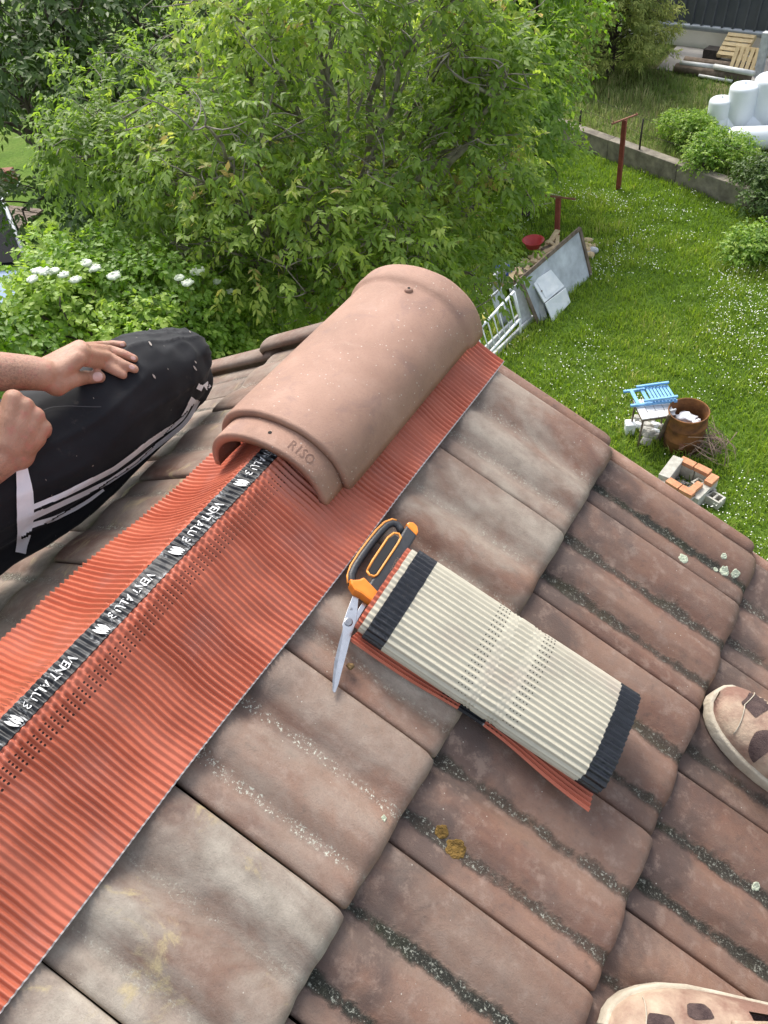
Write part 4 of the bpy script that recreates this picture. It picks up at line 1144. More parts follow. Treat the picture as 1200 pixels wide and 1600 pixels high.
def cluster_points(clumps, per, shell=.55):
    """points over ellipsoid clumps: list of (centre, radii)"""
    P, O, C_ = [], [], []
    for i, (c, r) in enumerate(clumps):
        d = unit(rng.normal(0, 1, (per, 3))); d[:, 2] = np.where(d[:, 2] < -.5, -d[:, 2], d[:, 2])
        q = shell + (1 - shell) * rng.random(per) ** .6
        q *= 1 + .22 * np.sin(d[:, 0] * 5 + i) * np.cos(d[:, 1] * 6 + i * 2)
        P.append(np.array(c) + d * np.array(r) * q[:, None]); O.append(d); C_.append(np.full(per, i))
    return np.concatenate(P), np.concatenate(O), np.concatenate(C_)
M_BARK = simple('grey_bark', (.14, .12, .10), (.32, .29, .25), 9, .95, .7, 40)
M_BARKD = simple('dark_bark', (.045, .035, .028), (.10, .08, .06), 10, .95, .7, 40)
def limb(mb, a, b, r0, r1, bend=.15, n=7, sides=7):
    a = Vector(a); b = Vector(b); L = (b - a).length
    o1 = Vector((random.uniform(-1, 1), random.uniform(-1, 1), random.uniform(-.3, 1))) * L * bend
    P = []
    for i in range(n + 1):
        f = i / n; P.append(a.lerp(b, f) + o1 * math.sin(math.pi * f) + Vector((random.uniform(-1, 1), random.uniform(-1, 1), random.uniform(-1, 1))) * L * .018)
    mb.tube(P, [r0 + (r1 - r0) * i / n for i in range(n + 1)], sides); return P
def make_tree(name, label, base, clumps, leafmat, bark, per, nl, L, W, trunk_r, fork, group=None, shell=.5, tone=.12, twigs=0, cat='tree'):
    base = Vector(base); t = thing(name, label, cat, base, group)
    P, O, I = cluster_points(clumps, per, shell)
    tn = rng.random(len(clumps)); compound_crown('crown', leafmat, P, O, t, nl, L, W, tn[I] * .7 + .15)
    tr = MB(); fk = Vector(fork); limb(tr, base, fk, trunk_r, trunk_r * .7, .04, 8, 12); tr.build('trunk', bark, t, True)
    for (c, r) in clumps:
        lb = MB(); pth = limb(lb, fk + Vector((random.uniform(-.05, .05),) * 3), c, trunk_r * .42, .015, .12, 9, 7)
        for k in range(5):
            e = Vector(c) + Vector((random.uniform(-1, 1) * r[0], random.uniform(-1, 1) * r[1], random.uniform(-.6, .9) * r[2])) * .95
            p2 = limb(lb, pth[random.randint(4, 9)], e, .018, .004, .2, 6, 5)
            for q in range(twigs):
                s_ = p2[random.randint(2, 6)]; limb(lb, s_, s_ + Vector((random.uniform(-1, 1), random.uniform(-1, 1), random.uniform(-.5, .9))) * .45, .008, .0025, .25, 5, 4)
        lb.build('limb', bark, t, True)
    return t
def ellip_clumps(c, rad, n, r, seed=0, hole=0.35):
    g = np.random.default_rng(seed); out = []
    for _ in range(4000):
        d = g.normal(0, 1, 3); d /= np.linalg.norm(d); q = hole + (1 - hole) * g.random() ** .5
        p = np.array(c) + d * np.array(rad) * q
        if all(np.linalg.norm(p - o[0]) > r * .62 for o in out):
            k = g.uniform(.75, 1.2); out.append((p, (r * k, r * k, r * k * .75)))
        if len(out) >= n: break
    return out
M_WALNUT = leaf_mat('walnut_leaf', [(0, (.12, .20, .035)), (.3, (.19, .29, .05)), (.55, (.26, .37, .065)), (.8, (.36, .45, .09)), (.97, (.44, .47, .12)), (1.0, (.42, .32, .13))], .54, .5)
M_BRIGHT = leaf_mat('bright_leaf', [(0, (.13, .23, .03)), (.5, (.22, .36, .045)), (1, (.33, .45, .085))], .45, .5)
M_DEEP = leaf_mat('deep_leaf', [(0, (.045, .085, .016)), (.5, (.075, .14, .024)), (1, (.13, .20, .04))], .3, .5)
M_CONIF = leaf_mat('conifer_leaf', [(0, (.11, .15, .035)), (.5, (.22, .28, .065)), (1, (.46, .48, .14))], .3, .7)
M_VIB = leaf_mat('viburnum_leaf', [(0, (.11, .21, .025)), (.5, (.21, .36, .045)), (1, (.36, .48, .085))], .4, .5)

# ------------------------------------------------------------ trees and shrubs
wc = at(468, 215, 8.9)
cl = ellip_clumps(wc + Vector((0, .1, -.2)), (2.25, 2.0, 1.75), 40, .74, 3)
for (x, y, t_, r) in ((770, 130, 8.8, .5), (760, 230, 9.3, .5), (670, 340, 9.6, .48), (640, 420, 9.0, .45), (740, 40, 8.8, .5), (800, 290, 9.8, .28),  (560, 460, 8.4, .6), (430, 450, 8.0, .5), (130, 240, 8.6, .42), (330, 470, 8.3, .45), (640, 330, 9.0, .6), (520, 40, 8.0, .6), (680, 20, 8.2, .6), (390, 40, 8.2, .6)):
    cl.append((np.array(at(x, y, t_)), (r, r, r * .75)))
make_tree('walnut_tree', 'large walnut tree with drooping yellow green leaflets filling the garden behind the ridge', (wc.x + .2, wc.y + .3, GZ), cl, M_WALNUT, M_BARK, 180, 7, .092, .040, .17, (wc.x + .15, wc.y + .2, wc.z - 1.9), shell=.30, twigs=5)
bt = at(850, 50, 16.0)
make_tree('leafy_tree', 'bright light green tree between the walnut and the conifer', (bt.x - .3, bt.y, GZ), ellip_clumps(bt + Vector((-.4, 0, -.6)), (1.6, 1.4, 2.0), 22, .75, 5), M_BRIGHT, M_BARKD, 200, 5, .13, .07, .09, (bt.x - .3, bt.y, bt.z - 2.2), shell=.35)
# conifer: whorled drooping sprays
def conifer(name, label, base, h, rad, group=None):
    base = Vector(base); t = thing(name, label, 'tree', base, group)
    MB().tube([base, base + Vector((0.03, 0, h * .5)), base + Vector((0, 0, h))], [.11, .07, .015], 10).build('trunk', M_BARKD, t, True)
    P, O, To = [], [], []; bm_ = MB()
    nb = 260
    for i in range(nb):
        f = i / nb; z = h * (.06 + .93 * f); r = rad * (1 - f) ** .75 * random.uniform(.75, 1.1) + .08; a = i * 2.399 + random.uniform(-.3, .3)
        d = Vector((math.cos(a), math.sin(a), 0)); p0 = base + Vector((0, 0, z)); p1 = p0 + d * r + Vector((0, 0, r * .25))
        bm_.tube([p0, p0.lerp(p1, .6) + Vector((0, 0, -.02)), p1], [.018, .010, .003], 5)
        for k in range(34):
            q = random.uniform(.25, 1.0) ** .7; c = p0.lerp(p1, q) + Vector((random.gauss(0, .08), random.gauss(0, .08), random.gauss(0, .05)))
            P.append(c); O.append(d + Vector((0, 0, .25))); To.append(.2 + .75 * q * random.uniform(.5, 1))
    bm_.build('limb', M_BARKD, t, True)
    compound_crown('crown', M_CONIF, np.array(P), unit(np.array(O)), t, 7, .10, .034, np.array(To))
    return t
cb_ = gp(952, 118, TZ)
conifer('conifer', 'olive green conifer in front of the beige building', cb_, 4.8, 1.5)
for i, (x, y, t_, lab, mt, seed, rr, n_) in enumerate((
    (40, 90, 14.5, 'dark green tree in the top left corner behind the walnut', M_DEEP, 11, 2.0, 20),
    (300, -40, 17.0, 'dark tree at the top edge left of the middle, mostly hidden by the walnut', M_DEEP, 12, 2.2, 20),
    (620, -30, 18.0, 'mid green tree at the top edge behind the middle of the walnut', M_WALNUT, 13, 2.2, 20),
)):
    c = at(x, y, t_)
    make_tree('garden_tree', lab, (c.x, c.y, GZ), ellip_clumps(c + Vector((0, 0, -.8)), (rr, rr, rr * .95), n_, .85, seed), mt, M_BARKD, 150, 5, .15, .075, .12, (c.x, c.y, c.z - rr * .8), 'trees at the back of the garden', shell=.35)
# viburnum in flower beside the house
vc = at(165, 500, 7.6) + Vector((0, 0, -.75))
vcl = ellip_clumps(vc, (1.25, 1.0, 1.15), 26, .5, 21)
for (x, y, t_) in ((70, 495, 7.2), (30, 560, 6.9), (300, 520, 7.6), (160, 425, 7.9), (110, 455, 7.6), (230, 450, 7.9), (250, 520, 7.4), (340, 490, 8.0)): vcl.append((np.array(at(x, y, t_)), (.42, .42, .34)))
vib = make_tree('viburnum_shrub', 'bright green flowering shrub with white flower heads left of the roof', (vc.x, vc.y, GZ), vcl, M_VIB, M_BARKD, 260, 5, .062, .045, .06, (vc.x, vc.y, vc.z - 1.3), shell=.45, cat='shrub')
vme = [c_ for c_ in vib.children if c_.name.startswith('crown')][0].data
vbv = BVHTree.FromPolygons([v.co.copy() for v in vme.vertices], [tuple(p.vertices) for p in vme.polygons])
M_PETAL = simple('white_petal', (.60, .66, .52), (.72, .76, .66), 60, .8)
for (x, y, t_, r) in ((70, 425, 7.35, .05), (85, 424, 7.35, .05), (58, 424, 7.3, .045), (100, 430, 7.4, .045), (118, 438, 7.4, .05), (51, 437, 7.2, .05), (135, 412, 7.6, .055), (148, 420, 7.6, .055), (178, 432, 7.6, .06), (308, 425, 7.9, .07), (280, 435, 7.9, .045), (293, 443, 7.9, .05), (338, 441, 7.9, .05), (361, 456, 8.0, .045)):
    hh_ = [vbv.ray_cast(Vector(CAM), Vector(ray(x + dx, y + dy)))[3] for dx in (-4, 0, 4) for dy in (-4, 0, 4)]; hh_ = [q for q in hh_ if q]
    if not hh_: continue
    fb = MB(); c = at(x, y, min(hh_) - .02); fb.ball(c + Vector((0, 0, .1 * r)), (r * .95, r * .95, r * .4), 12, 8)
    for k in range(14):
        a = random.uniform(0, 6.28); q = r * math.sqrt(random.random()); fb.ball(c + Vector((q * math.cos(a), q * math.sin(a), .012 * random.random() + .35 * (r - q))), r * .24, 6, 4)
    fb.build('flower_head', M_PETAL, vib, True)
# shrubs by the wall at the right
for i, (x, y, z, w_, h_, lab, mt) in enumerate((
    (1122, 262, TZ, .5, .5, 'leafy shrub growing over the low wall in front of the white tanks', M_VIB),
    (1200, 330, GZ, .7, .75, 'dense shrub at the right edge below the low wall', M_DEEP),
    (1075, 222, TZ, .5, .5, 'small pale shrub just behind the low wall left of the white tanks', M_BRIGHT),
    (1190, 405, GZ, .55, .35, 'low leafy plant at the right edge of the lawn', M_VIB))):
    b_ = gp(x, y, z); sh = thing('garden_shrub', lab, 'shrub', b_, 'shrubs along the low wall')
    cl2 = ellip_clumps(b_ + Vector((0, 0, h_ * .55)), (w_, w_ * .7, h_ * .55), 12, .3, 31 + i)
    P, O, I = cluster_points(cl2, 120, .4); compound_crown('crown', mt, P, O, sh, 5, .06, .04)
    st_ = MB()
    for k in range(7): limb(st_, b_ + Vector((random.uniform(-.1, .1), random.uniform(-.1, .1), 0)), Vector(cl2[k % len(cl2)][0]), .018, .004, .15)
    st_.build('trunk', M_BARKD, sh, True)

# ------------------------------------------------------------ lawn: grass and clover flowers (uncountable)
def in_quad(n, corners):
    a, b, c, d = [np.array(q[:2]) for q in corners]; s = rng.random((n, 1)); t_ = rng.random((n, 1))
    return a * (1 - s) * (1 - t_) + b * s * (1 - t_) + c * s * t_ + d * (1 - s) * t_
M_GRASS = leaf_mat('grass_blade', [(0, (.11, .19, .024)), (.35, (.185, .29, .034)), (.65, (.26, .37, .05)), (.88, (.34, .42, .07)), (1, (.46, .43, .17))], .42, .6)
M_WGRASS = leaf_mat('wild_grass_blade', [(0, (.10, .17, .035)), (.4, (.17, .25, .06)), (.75, (.28, .33, .12)), (1, (.50, .44, .24))], .42, .7)
def pnoise(XY, sc, seed): return np.array([mnoise.noise(Vector((x * sc, y * sc, seed))) for x, y in XY])
def grass(name, XY, z, hmin, hmax, w, mat, label, patch=.7):
    n = len(XY); pt_ = pnoise(XY, patch, 3.3); pf = pnoise(XY, patch * 4, 8.1)
    hgt = (hmin + (hmax - hmin) * rng.random(n) ** 1.6) * np.clip(1 + .9 * pf + .3 * pt_, .35, 2.0)
    a = rng.random(n) * 6.283; lean = rng.uniform(.15, .75, n); d = np.stack([np.cos(a), np.sin(a)], 1); sd_ = np.stack([-np.sin(a), np.cos(a)], 1)
    b = np.c_[XY, np.full(n, z)]; ww = (w * rng.uniform(.6, 1.3, n))[:, None]
    b0 = b.copy(); b0[:, :2] -= sd_ * ww / 2; b1 = b.copy(); b1[:, :2] += sd_ * ww / 2
    m_ = b.copy(); m_[:, :2] += d * (hgt * lean * .35)[:, None]; m_[:, 2] += hgt * .62; m0 = m_.copy(); m0[:, :2] -= sd_ * ww * .4; m1 = m_.copy(); m1[:, :2] += sd_ * ww * .4
    tp = b.copy(); tp[:, :2] += d * (hgt * lean)[:, None]; tp[:, 2] += hgt * (1 - .25 * lean)
    V = np.stack([b0, b1, m1, m0, tp], 1).reshape(-1, 3); T = np.array([[0, 1, 2], [0, 2, 3], [3, 2, 4]])
    T = (np.arange(n)[:, None, None] * 5 + T[None]).reshape(-1, 3)
    tone = np.clip(.45 + .38 * pt_ + .25 * pf + rng.normal(0, .17, n), 0, 1)
    o = mk_np(name, V, T, mat, None, dict(rnd=np.repeat(tone, 5))); tag(o, label, 'grass', kind='stuff'); return o
corner = [gp(700, 560), gp(1260, 900), gp(1290, 330), gp(560, 180)]
XY = in_quad(170000, [Vector((-9.5, 5.0, 0)), Vector((3.2, 4.6, 0)), Vector((1.2, 13.4, 0)), Vector((-9.5, 17.6, 0))])
keep = ((XY - np.array(WA[:2])) @ np.array(wn_[:2])) < -.10
grass('lawn_grass', XY[keep], GZ, .04, .14, .014, M_GRASS, 'lush green lawn grass dotted with white clover')
XY = in_quad(26000, [WA - wd * 3 + wn_ * .2, WB + wd * 3 + wn_ * .2, WB + wd * 3 + wn_ * 5.2, WA - wd * 3 + wn_ * 5.2])
slab_c = [gp(1058, 71, TZ), gp(1215, 92, TZ), gp(1215, 135, TZ), gp(1026, 107, TZ)]
def inside(XY, poly):
    r_ = np.ones(len(XY), bool); P_ = [np.array(p[:2]) for p in poly]; sg = None
    for a, b in zip(P_, P_[1:] + P_[:1]):
        cr = (b[0] - a[0]) * (XY[:, 1] - a[1]) - (b[1] - a[1]) * (XY[:, 0] - a[0]); r_ &= cr < 0.12
    return r_
XY = XY[~inside(XY, slab_c)]
grass('wild_grass', XY, TZ, .07, .22, .018, M_WGRASS, 'tall unmown grass on the plot behind the low wall', .5)
# flowers
XY = in_quad(60000, [Vector((-7.5, 5.2, 0)), Vector((3.0, 4.8, 0)), Vector((1.2, 13.4, 0)), Vector((-7.5, 16.8, 0))])
dn = pnoise(XY, .55, 21.0) + .6 * pnoise(XY, 1.9, 31.0)
XY = XY[(dn > -.15 + .95 * rng.random(len(XY)) ** .6) & (((XY - np.array(WA[:2])) @ np.array(wn_[:2])) < -.3)][:4200]
n = len(XY); r = rng.uniform(.0045, .0105, n); z = GZ + rng.uniform(.08, .19, n); ang = np.arange(6) * math.pi / 3
ring = np.stack([np.cos(ang), np.sin(ang)], 1)
V = np.zeros((n, 7, 3)); V[:, 0, :2] = XY; V[:, 0, 2] = z + r * .6
V[:, 1:, :2] = XY[:, None] + ring[None] * r[:, None, None]; V[:, 1:, 2] = z[:, None] + rng.normal(0, .003, (n, 6))
T = np.array([[0, 1 + k, 1 + (k + 1) % 6] for k in range(6)]); T = (np.arange(n)[:, None, None] * 7 + T[None]).reshape(-1, 3)
o = mk_np('clover_flowers', V.reshape(-1, 3), T, simple('clover_white', (.74, .76, .68), (.82, .83, .78), 3, .8), None, None, True); tag(o, 'small white clover flowers scattered over the lawn', 'flowers', kind='stuff')

# ------------------------------------------------------------ garden objects on the lawn
def proj(X):
    q = RW @ (np.array(X) - CAM); return 600 + FPX * q[0] / q[2], 800 + FPX * q[1] / q[2]
def height_to(base, py):
    lo, hi = 0.0, 6.0
    for _ in range(40):
        m = (lo + hi) / 2
        if proj((base.x, base.y, base.z + m))[1] > py: lo = m
        else: hi = m
    return lo
M_REDP = simple('red_oxide_paint', (.17, .035, .025), (.26, .06, .04), 12, .7, .2, 60)
M_RUSTBAR = simple('rusty_bar', (.16, .07, .04), (.28, .12, .08), 30, .85)
for (bx, by, ty, ang, lab) in ((966, 295, 187, R(62), 'red painted clothesline post with crossbar standing near the low wall'), (870, 374, 309, R(4), 'shorter red clothesline post with crossbar behind the grey board')):
    b = gp(bx, by); h = height_to(b, ty); t = thing('clothesline_post', lab, 'post', b, 'red clothesline posts')
    MB().box(b + Vector((0, 0, h / 2)), (.085, .085, h)).build('upright', M_REDP, t, False, .006)
    d = Vector((math.cos(ang), math.sin(ang), -.04)) * .33
    MB().bar(b + Vector((0, 0, h + .005)) - d, b + Vector((0, 0, h + .02)) + d, .032, .028).build('crossbar', M_RUSTBAR, t, False, .004)
    for s_ in (-1, 1): MB().tube([b + Vector((0, 0, h)) + d * s_ * .85, b + Vector((0, 0, h + .06)) + d * s_ * .87], .009, 6).build('line_hook', M_RUSTBAR, t)
def sheet(name, label, cat, quad, th, mat, group=None, rim=None):
    """leaning slab from four (px, py, height) corners, thickness th"""
    P = [gp(x, y, GZ + z) for x, y, z in quad]; n_ = (P[1] - P[0]).cross(P[3] - P[0]).normalized()
    if n_.dot(Vector(CAM) - P[0]) < 0: n_ = -n_
    t = thing(name, label, cat, Vector((P[3].x, P[3].y, GZ)), group)
    MB().prism([p - n_ * th for p in P], n_, th).build('panel', mat, t, False, min(.006, th * .3))
    return t, P, n_
M_BOARD = simple('weathered_grey_board', (.30, .33, .36), (.56, .61, .66), 2.2, .85, .3, 50, detail=8)
M_BROWNW = simple('old_brown_wood', (.10, .075, .055), (.20, .155, .12), 9, .9, .4, 40)
M_PALE = simple('pale_cut_wood', (.42, .31, .18), (.60, .47, .29), 10, .85, .3, 60)
M_WHITEP = simple('white_paint_worn', (.66, .71, .76), (.80, .83, .86), 5, .6)
M_GREYW = simple('grey_white_plank', (.36, .38, .40), (.58, .60, .62), 6, .85, .3, 50)
bt_, BP, bn = sheet('board', 'large weathered grey board leaning on the scrap pile', 'board', [(812, 437, .85), (905, 357, .85), (923, 432, 0), (840, 505, 0)], .035, M_BOARD)
for a, b in ((0, 1), (1, 2), (3, 0)):
    MB().bar(BP[a] + bn * .012, BP[b] + bn * .012, .07, .03, bn).build('edge_batten', M_BROWNW, bt_, False, .003)
st1, SPp, sn = sheet('cabinet_door', 'white cabinet door leaning against the grey board', 'door', [(832, 440, .66), (861, 421, .66), (882, 447, .34), (851, 473, .34)], .03, M_WHITEP)
c0 = sum(SPp, Vector()) / 4; MB().prism([c0 + (p - c0) * .74 + sn * .001 for p in SPp], sn, .006).build('raised_panel', M_WHITEP, st1, False, .002)
kb = SPp[0].lerp(SPp[3], .55).lerp(c0, .25); MB().ball(kb + sn * .012, .014, 8, 6).build('knob', M_BROWNW, st1, True)
sheet('white_sheet', 'plain white sheet standing below the cabinet door', 'sheet', [(852, 474, .33), (884, 450, .33), (892, 472, .06), (864, 503, .0)], .02, M_WHITEP)
sheet('plank', 'narrow grey plank wedged under the cabinet door', 'plank', [(834, 452, .5), (841, 450, .5), (856, 497, .02), (847, 502, .0)], .03, M_GREYW)
sheet('panel', 'narrow grey panel standing between the grey board and the metal frame', 'panel', [(797, 452, .72), (813, 440, .72), (834, 503, 0), (818, 512, 0)], .03, M_GREYW)
sheet('panel', 'pale blue grey panel leaning behind the white metal frame', 'panel', [(768, 462, .75), (786, 447, .75), (800, 500, 0), (784, 514, 0)], .02, M_BOARD)
# white tubular frame
fr = thing('metal_frame', 'white metal bed frame with bars lying tilted beside the grey board', 'frame', gp(790, 520))
z1, z0 = .80, .34
c1, c2, c3, c4 = gp(744, 520, GZ + z1), gp(803, 456, GZ + z1), gp(813, 498, GZ + z0), gp(757, 560, GZ + z0)
for a, b in ((c1, c2), (c2, c3), (c3, c4), (c4, c1)): MB().tube([a, b], .024, 8).build('rail', M_WHITEP, fr, True)
for i in range(1, 7):
    f = i / 7; MB().tube([c1.lerp(c2, f), c4.lerp(c3, f)], .010, 6).build('bar', M_WHITEP, fr, True)
for a in (c3, c4): MB().tube([a, Vector((a.x, a.y, GZ))], .02, 8).build('leg', M_WHITEP, fr, True)
for i, (a, b, h, lab) in enumerate((((758, 572), (832, 500), .10, 'long grey white plank on edge nearest the lawn beside the metal frame'), ((752, 560), (822, 492), .16, 'long pale plank lying inside the white metal frame'), ((772, 470), (792, 445), .5, 'short white board standing upright beside the metal frame'))):
    A_ = gp(*a); B_ = gp(*b); o = MB().bar(A_ + Vector((0, 0, h / 2)), B_ + Vector((0, 0, h / 2)), .04, h).build('plank', M_GREYW, None, False, .004); tag(o, lab, 'plank', 'planks in the scrap heap')
# scrap wood heap
hp_ = thing('scrap_wood_heap', 'heap of pale broken wood scraps behind the grey board', 'wood heap', gp(830, 410))
for k in range(46):
    f = random.random(); c = gp(795 + f * 75 + random.gauss(0, 5), 442 - f * 62 + random.gauss(0, 7), GZ + .12 + .25 * random.random())
    a = random.uniform(0, math.pi); d = Vector((math.cos(a), math.sin(a), random.uniform(-.25, .25))) * random.uniform(.10, .24)
    MB().bar(c - d, c + d, random.uniform(.05, .11), random.uniform(.02, .05)).build('wood_scrap', M_PALE if random.random() < .8 else M_BROWNW, hp_, False, .004)
rub = thing('rubble_heap', 'small pale rubble heap at the far end of the grey board', 'rubble', gp(922, 392))
for k in range(14):
    c = gp(920 + random.gauss(0, 5), 390 + random.gauss(0, 6), GZ + .04); r = random.uniform(.05, .12)
    mb = MB().ball(c, (r, r * .8, r * .6), 8, 6); mb.v = [q + Vector((1, 1, 1)) * .02 * mnoise.noise(q * 9) for q in mb.v]; mb.build('stone', M_PALE if k % 3 else M_GREYW, rub)
def lathe(name, mat, c, prof, parent, n=28, sm=True):
    V = []; F = []
    for (r, z) in prof:
        for j in range(n): a = 2 * math.pi * j / n; V.append((c[0] + r * math.cos(a), c[1] + r * math.sin(a), c[2] + z))
    for i in range(len(prof) - 1):
        for j in range(n): F.append((i * n + j, i * n + (j + 1) % n, (i + 1) * n + (j + 1) % n, (i + 1) * n + j))
    F.append(tuple(reversed(range(n)))); F.append(tuple((len(prof) - 1) * n + j for j in range(n)))
    return mk(name, V, F, mat, parent, sm)
bs = gp(833, 386, GZ + .36)
o = lathe('basin', simple('red_plastic', (.42, .03, .035), (.50, .05, .05), 8, .45), bs, [(.12, 0), (.185, .14), (.205, .145), (.20, .135), (.175, .13), (.112, .012)], None); tag(o, 'red plastic basin on top of the wood scraps', 'basin')
M_BLUE = simple('blue_plastic', (.02, .06, .26), (.035, .10, .36), 8, .5)
for (x, y, lab) in ((786, 428, 'blue plastic tub at the left end of the wood scraps'), (800, 437, 'blue plastic tub tucked behind the white metal frame')):
    b = gp(x, y + 5, GZ + .05); o = MB().box(b + Vector((0, 0, .11)), (.24, .17, .2), rotz(random.random()), 1.15).build('plastic_tub', M_BLUE, None, False, .02); tag(o, lab, 'tub', 'blue tubs in the scrap heap')
b = gp(749, 503, GZ + .1); mb = MB().ball((0, 0, 0), (.16, .13, .11), 14, 10); mb.v = [q * (1 + .5 * mnoise.noise(q * 11)) + b for q in mb.v]
tag(mb.build('crumpled_bag', simple('yellow_sack', (.45, .40, .06), (.58, .52, .14), 9, .6), None, True), 'crumpled pale yellow sack beside the ridge tile end of the heap', 'sack')

# rusty drum with paper, twigs
M_RUST = simple('rusty_steel', (.09, .036, .014), (.25, .105, .03), 5, .85, .35, 40, detail=8)
db = gp(1066, 694); dh = height_to(db, 641); dr_ = .262
drum = thing('rusty_drum', 'open rusty steel drum standing on the lawn beside the small table', 'drum', db)
lathe('shell', M_RUST, db, [(dr_ * .97, 0), (dr_, .01), (dr_, dh * .32), (dr_ + .012, dh * .335), (dr_, dh * .35), (dr_, dh * .65), (dr_ + .012, dh * .665), (dr_, dh * .68), (dr_, dh - .015), (dr_ + .008, dh - .005), (dr_ + .004, dh), (dr_ - .008, dh - .002), (dr_ - .010, dh - .02), (dr_ - .010, .05)], drum, 40)
MB().tube([db + Vector((.03, -dr_ - .005, dh * .3)), db + Vector((.035, -dr_ + .012, dh * .3))], .05, 18).build('bung', M_RUSTBAR, drum)
for k in range(2):
    c = db + (Vector((-.02, .04, dh * .70)), Vector((.13, .0, dh * .69)))[k]; mb = MB().ball((0, 0, 0), ((.15, .11, .06), (.07, .08, .05))[k], 16, 12)
    mb.v = [q * (1 + .7 * mnoise.noise(q * 22 + c)) + c for q in mb.v]; o = mb.build('crumpled_paper', simple('white_paper', (.66, .68, .76), (.76, .78, .84), 10, .8), None, True)
    tag(o, ('larger crumpled white paper inside the rusty drum', 'smaller white paper scrap at the right inside the rusty drum')[k], 'paper', 'papers in the drum')
br = thing('brushwood_pile', 'tangle of dry brown twigs piled against the rusty drum', 'brushwood', gp(1108, 700))
for k in range(60):
    c = gp(1106 + random.gauss(0, 10), 694 + random.gauss(0, 9), GZ + abs(random.gauss(0, .16)) + .03); a = random.uniform(0, 6.28)
    d = Vector((math.cos(a), math.sin(a), random.uniform(-.5, .6))) * random.uniform(.12, .34); mb = MB(); limb(mb, c - d, c + d, .007, .003, .3, 6, 4); mb.build('twig', simple('dry_twig', (.14, .10, .075), (.24, .18, .14), 20, .95), br, True)
for i, (a, b, lab) in enumerate((((1034, 684), (1052, 640), 'grey plank leaning on the left side of the rusty drum'), ((1028, 690), (1047, 648), 'thin brown plank leaning beside the grey one on the rusty drum'))):
    o = MB().bar(gp(*a), gp(*b, GZ + .62), .09 - .03 * i, .022).build('leaning_plank', M_GREYW if i == 0 else M_BROWNW, None, False, .004); tag(o, lab, 'plank', 'planks leaning on the drum')
# small tiled table
tz = GZ + .56
q = [gp(1000, 634, tz), gp(1041, 628, tz), gp(1044, 645, tz), gp(1002, 645, tz)]
tab = thing('tiled_table', 'small table with white tiled top and dark legs under the blue chair', 'table', gp(1010, 680))
ctr = sum(q, Vector()) / 4; ex = (q[1] - q[0]).normalized(); ex.z = 0; ey = Vector((-ex.y, ex.x, 0)); wx, wy = .46, .42
ctr = gp(1022, 637, tz); M_TTILE = simple('white_glazed_tile', (.66, .67, .70), (.74, .75, .78), 9, .3)
fl = Matrix((ex, ey, Vector((0, 0, 1)))).transposed()
MB().box(ctr - Vector((0, 0, .022)), (wx, wy, .03), fl).build('frame', M_BROWNW, tab, False, .004)
for i in range(4):
    for j in range(3): MB().box(ctr + ex * (-wx / 2 + wx * (i + .5) / 4) + ey * (-wy / 2 + wy * (j + .5) / 3), (wx / 4 - .008, wy / 3 - .008, .014), fl).build('tile', M_TTILE, tab, False, .002)
for sx_ in (-1, 1):
    for sy_ in (-1, 1):
        p = ctr + ex * sx_ * (wx / 2 - .03) + ey * sy_ * (wy / 2 - .03); MB().tube([Vector((p.x, p.y, tz - .03)), Vector((p.x + .02 * sx_, p.y, GZ))], .014, 8).build('leg', M_BROWNW, tab, True)
# blue chair lying on its back on the table
M_BLUEW = simple('light_blue_paint', (.13, .34, .62), (.20, .44, .72), 14, .55)
ch = thing('blue_chair', 'light blue wooden folding chair laid flat on the tiled table', 'chair', ctr)
cz = tz + .035
a0, a1, b0_, b1_ = gp(974, 612, cz), gp(1044, 604, cz + .02), gp(985, 634, cz), gp(1058, 626, cz + .02)
for a, b in ((a0, a1), (b0_, b1_)): MB().bar(a, b, .035, .035).build('side_rail', M_BLUEW, ch, False, .004)
for f in (.17, .40): MB().bar(a0.lerp(a1, f) + Vector((0, 0, .012)), b0_.lerp(b1_, f) + Vector((0, 0, .012)), .05, .018).build('back_slat', M_BLUEW, ch, False, .003)
for k in range(7):
    f = .50 + .075 * k; MB().bar(a0.lerp(a1, f) + Vector((0, 0, .03)), b0_.lerp(b1_, f) + Vector((0, 0, .03)), .034, .016).build('seat_slat', M_BLUEW, ch, False, .003)
for a, b in ((a0, a1), (b0_, b1_)):
    d = (b - a); MB().bar(a + d * .28 + Vector((0, 0, .06)), a + d * 1.0 + Vector((0, 0, .075)), .03, .03).build('leg', M_BLUEW, ch, False, .004)
rb2 = thing('stone_heap', 'heap of grey rubble stones under the tiled table', 'stones', gp(1010, 672))
for k in range(18):
    c = gp(1012 + random.gauss(0, 13), 668 + random.gauss(0, 7), GZ + .06); r = random.uniform(.05, .11); mb = MB().ball((0, 0, 0), (r, r * .85, r * .7), 8, 6)
    mb.v = [q * (1 + .4 * mnoise.noise(q * 14 + c)) + c for q in mb.v]; mb.build('stone', simple('grey_rubble', (.28, .27, .25), (.50, .49, .45), 7, .9) if k % 4 else M_WHITEP, rb2)
o = MB().box(gp(984, 668, GZ + .1), (.13, .13, .2), rotz(.5), 1.12).build('white_pot', M_WHITEP, None, False, .02); tag(o, 'small white pot left of the tiled table', 'pot')
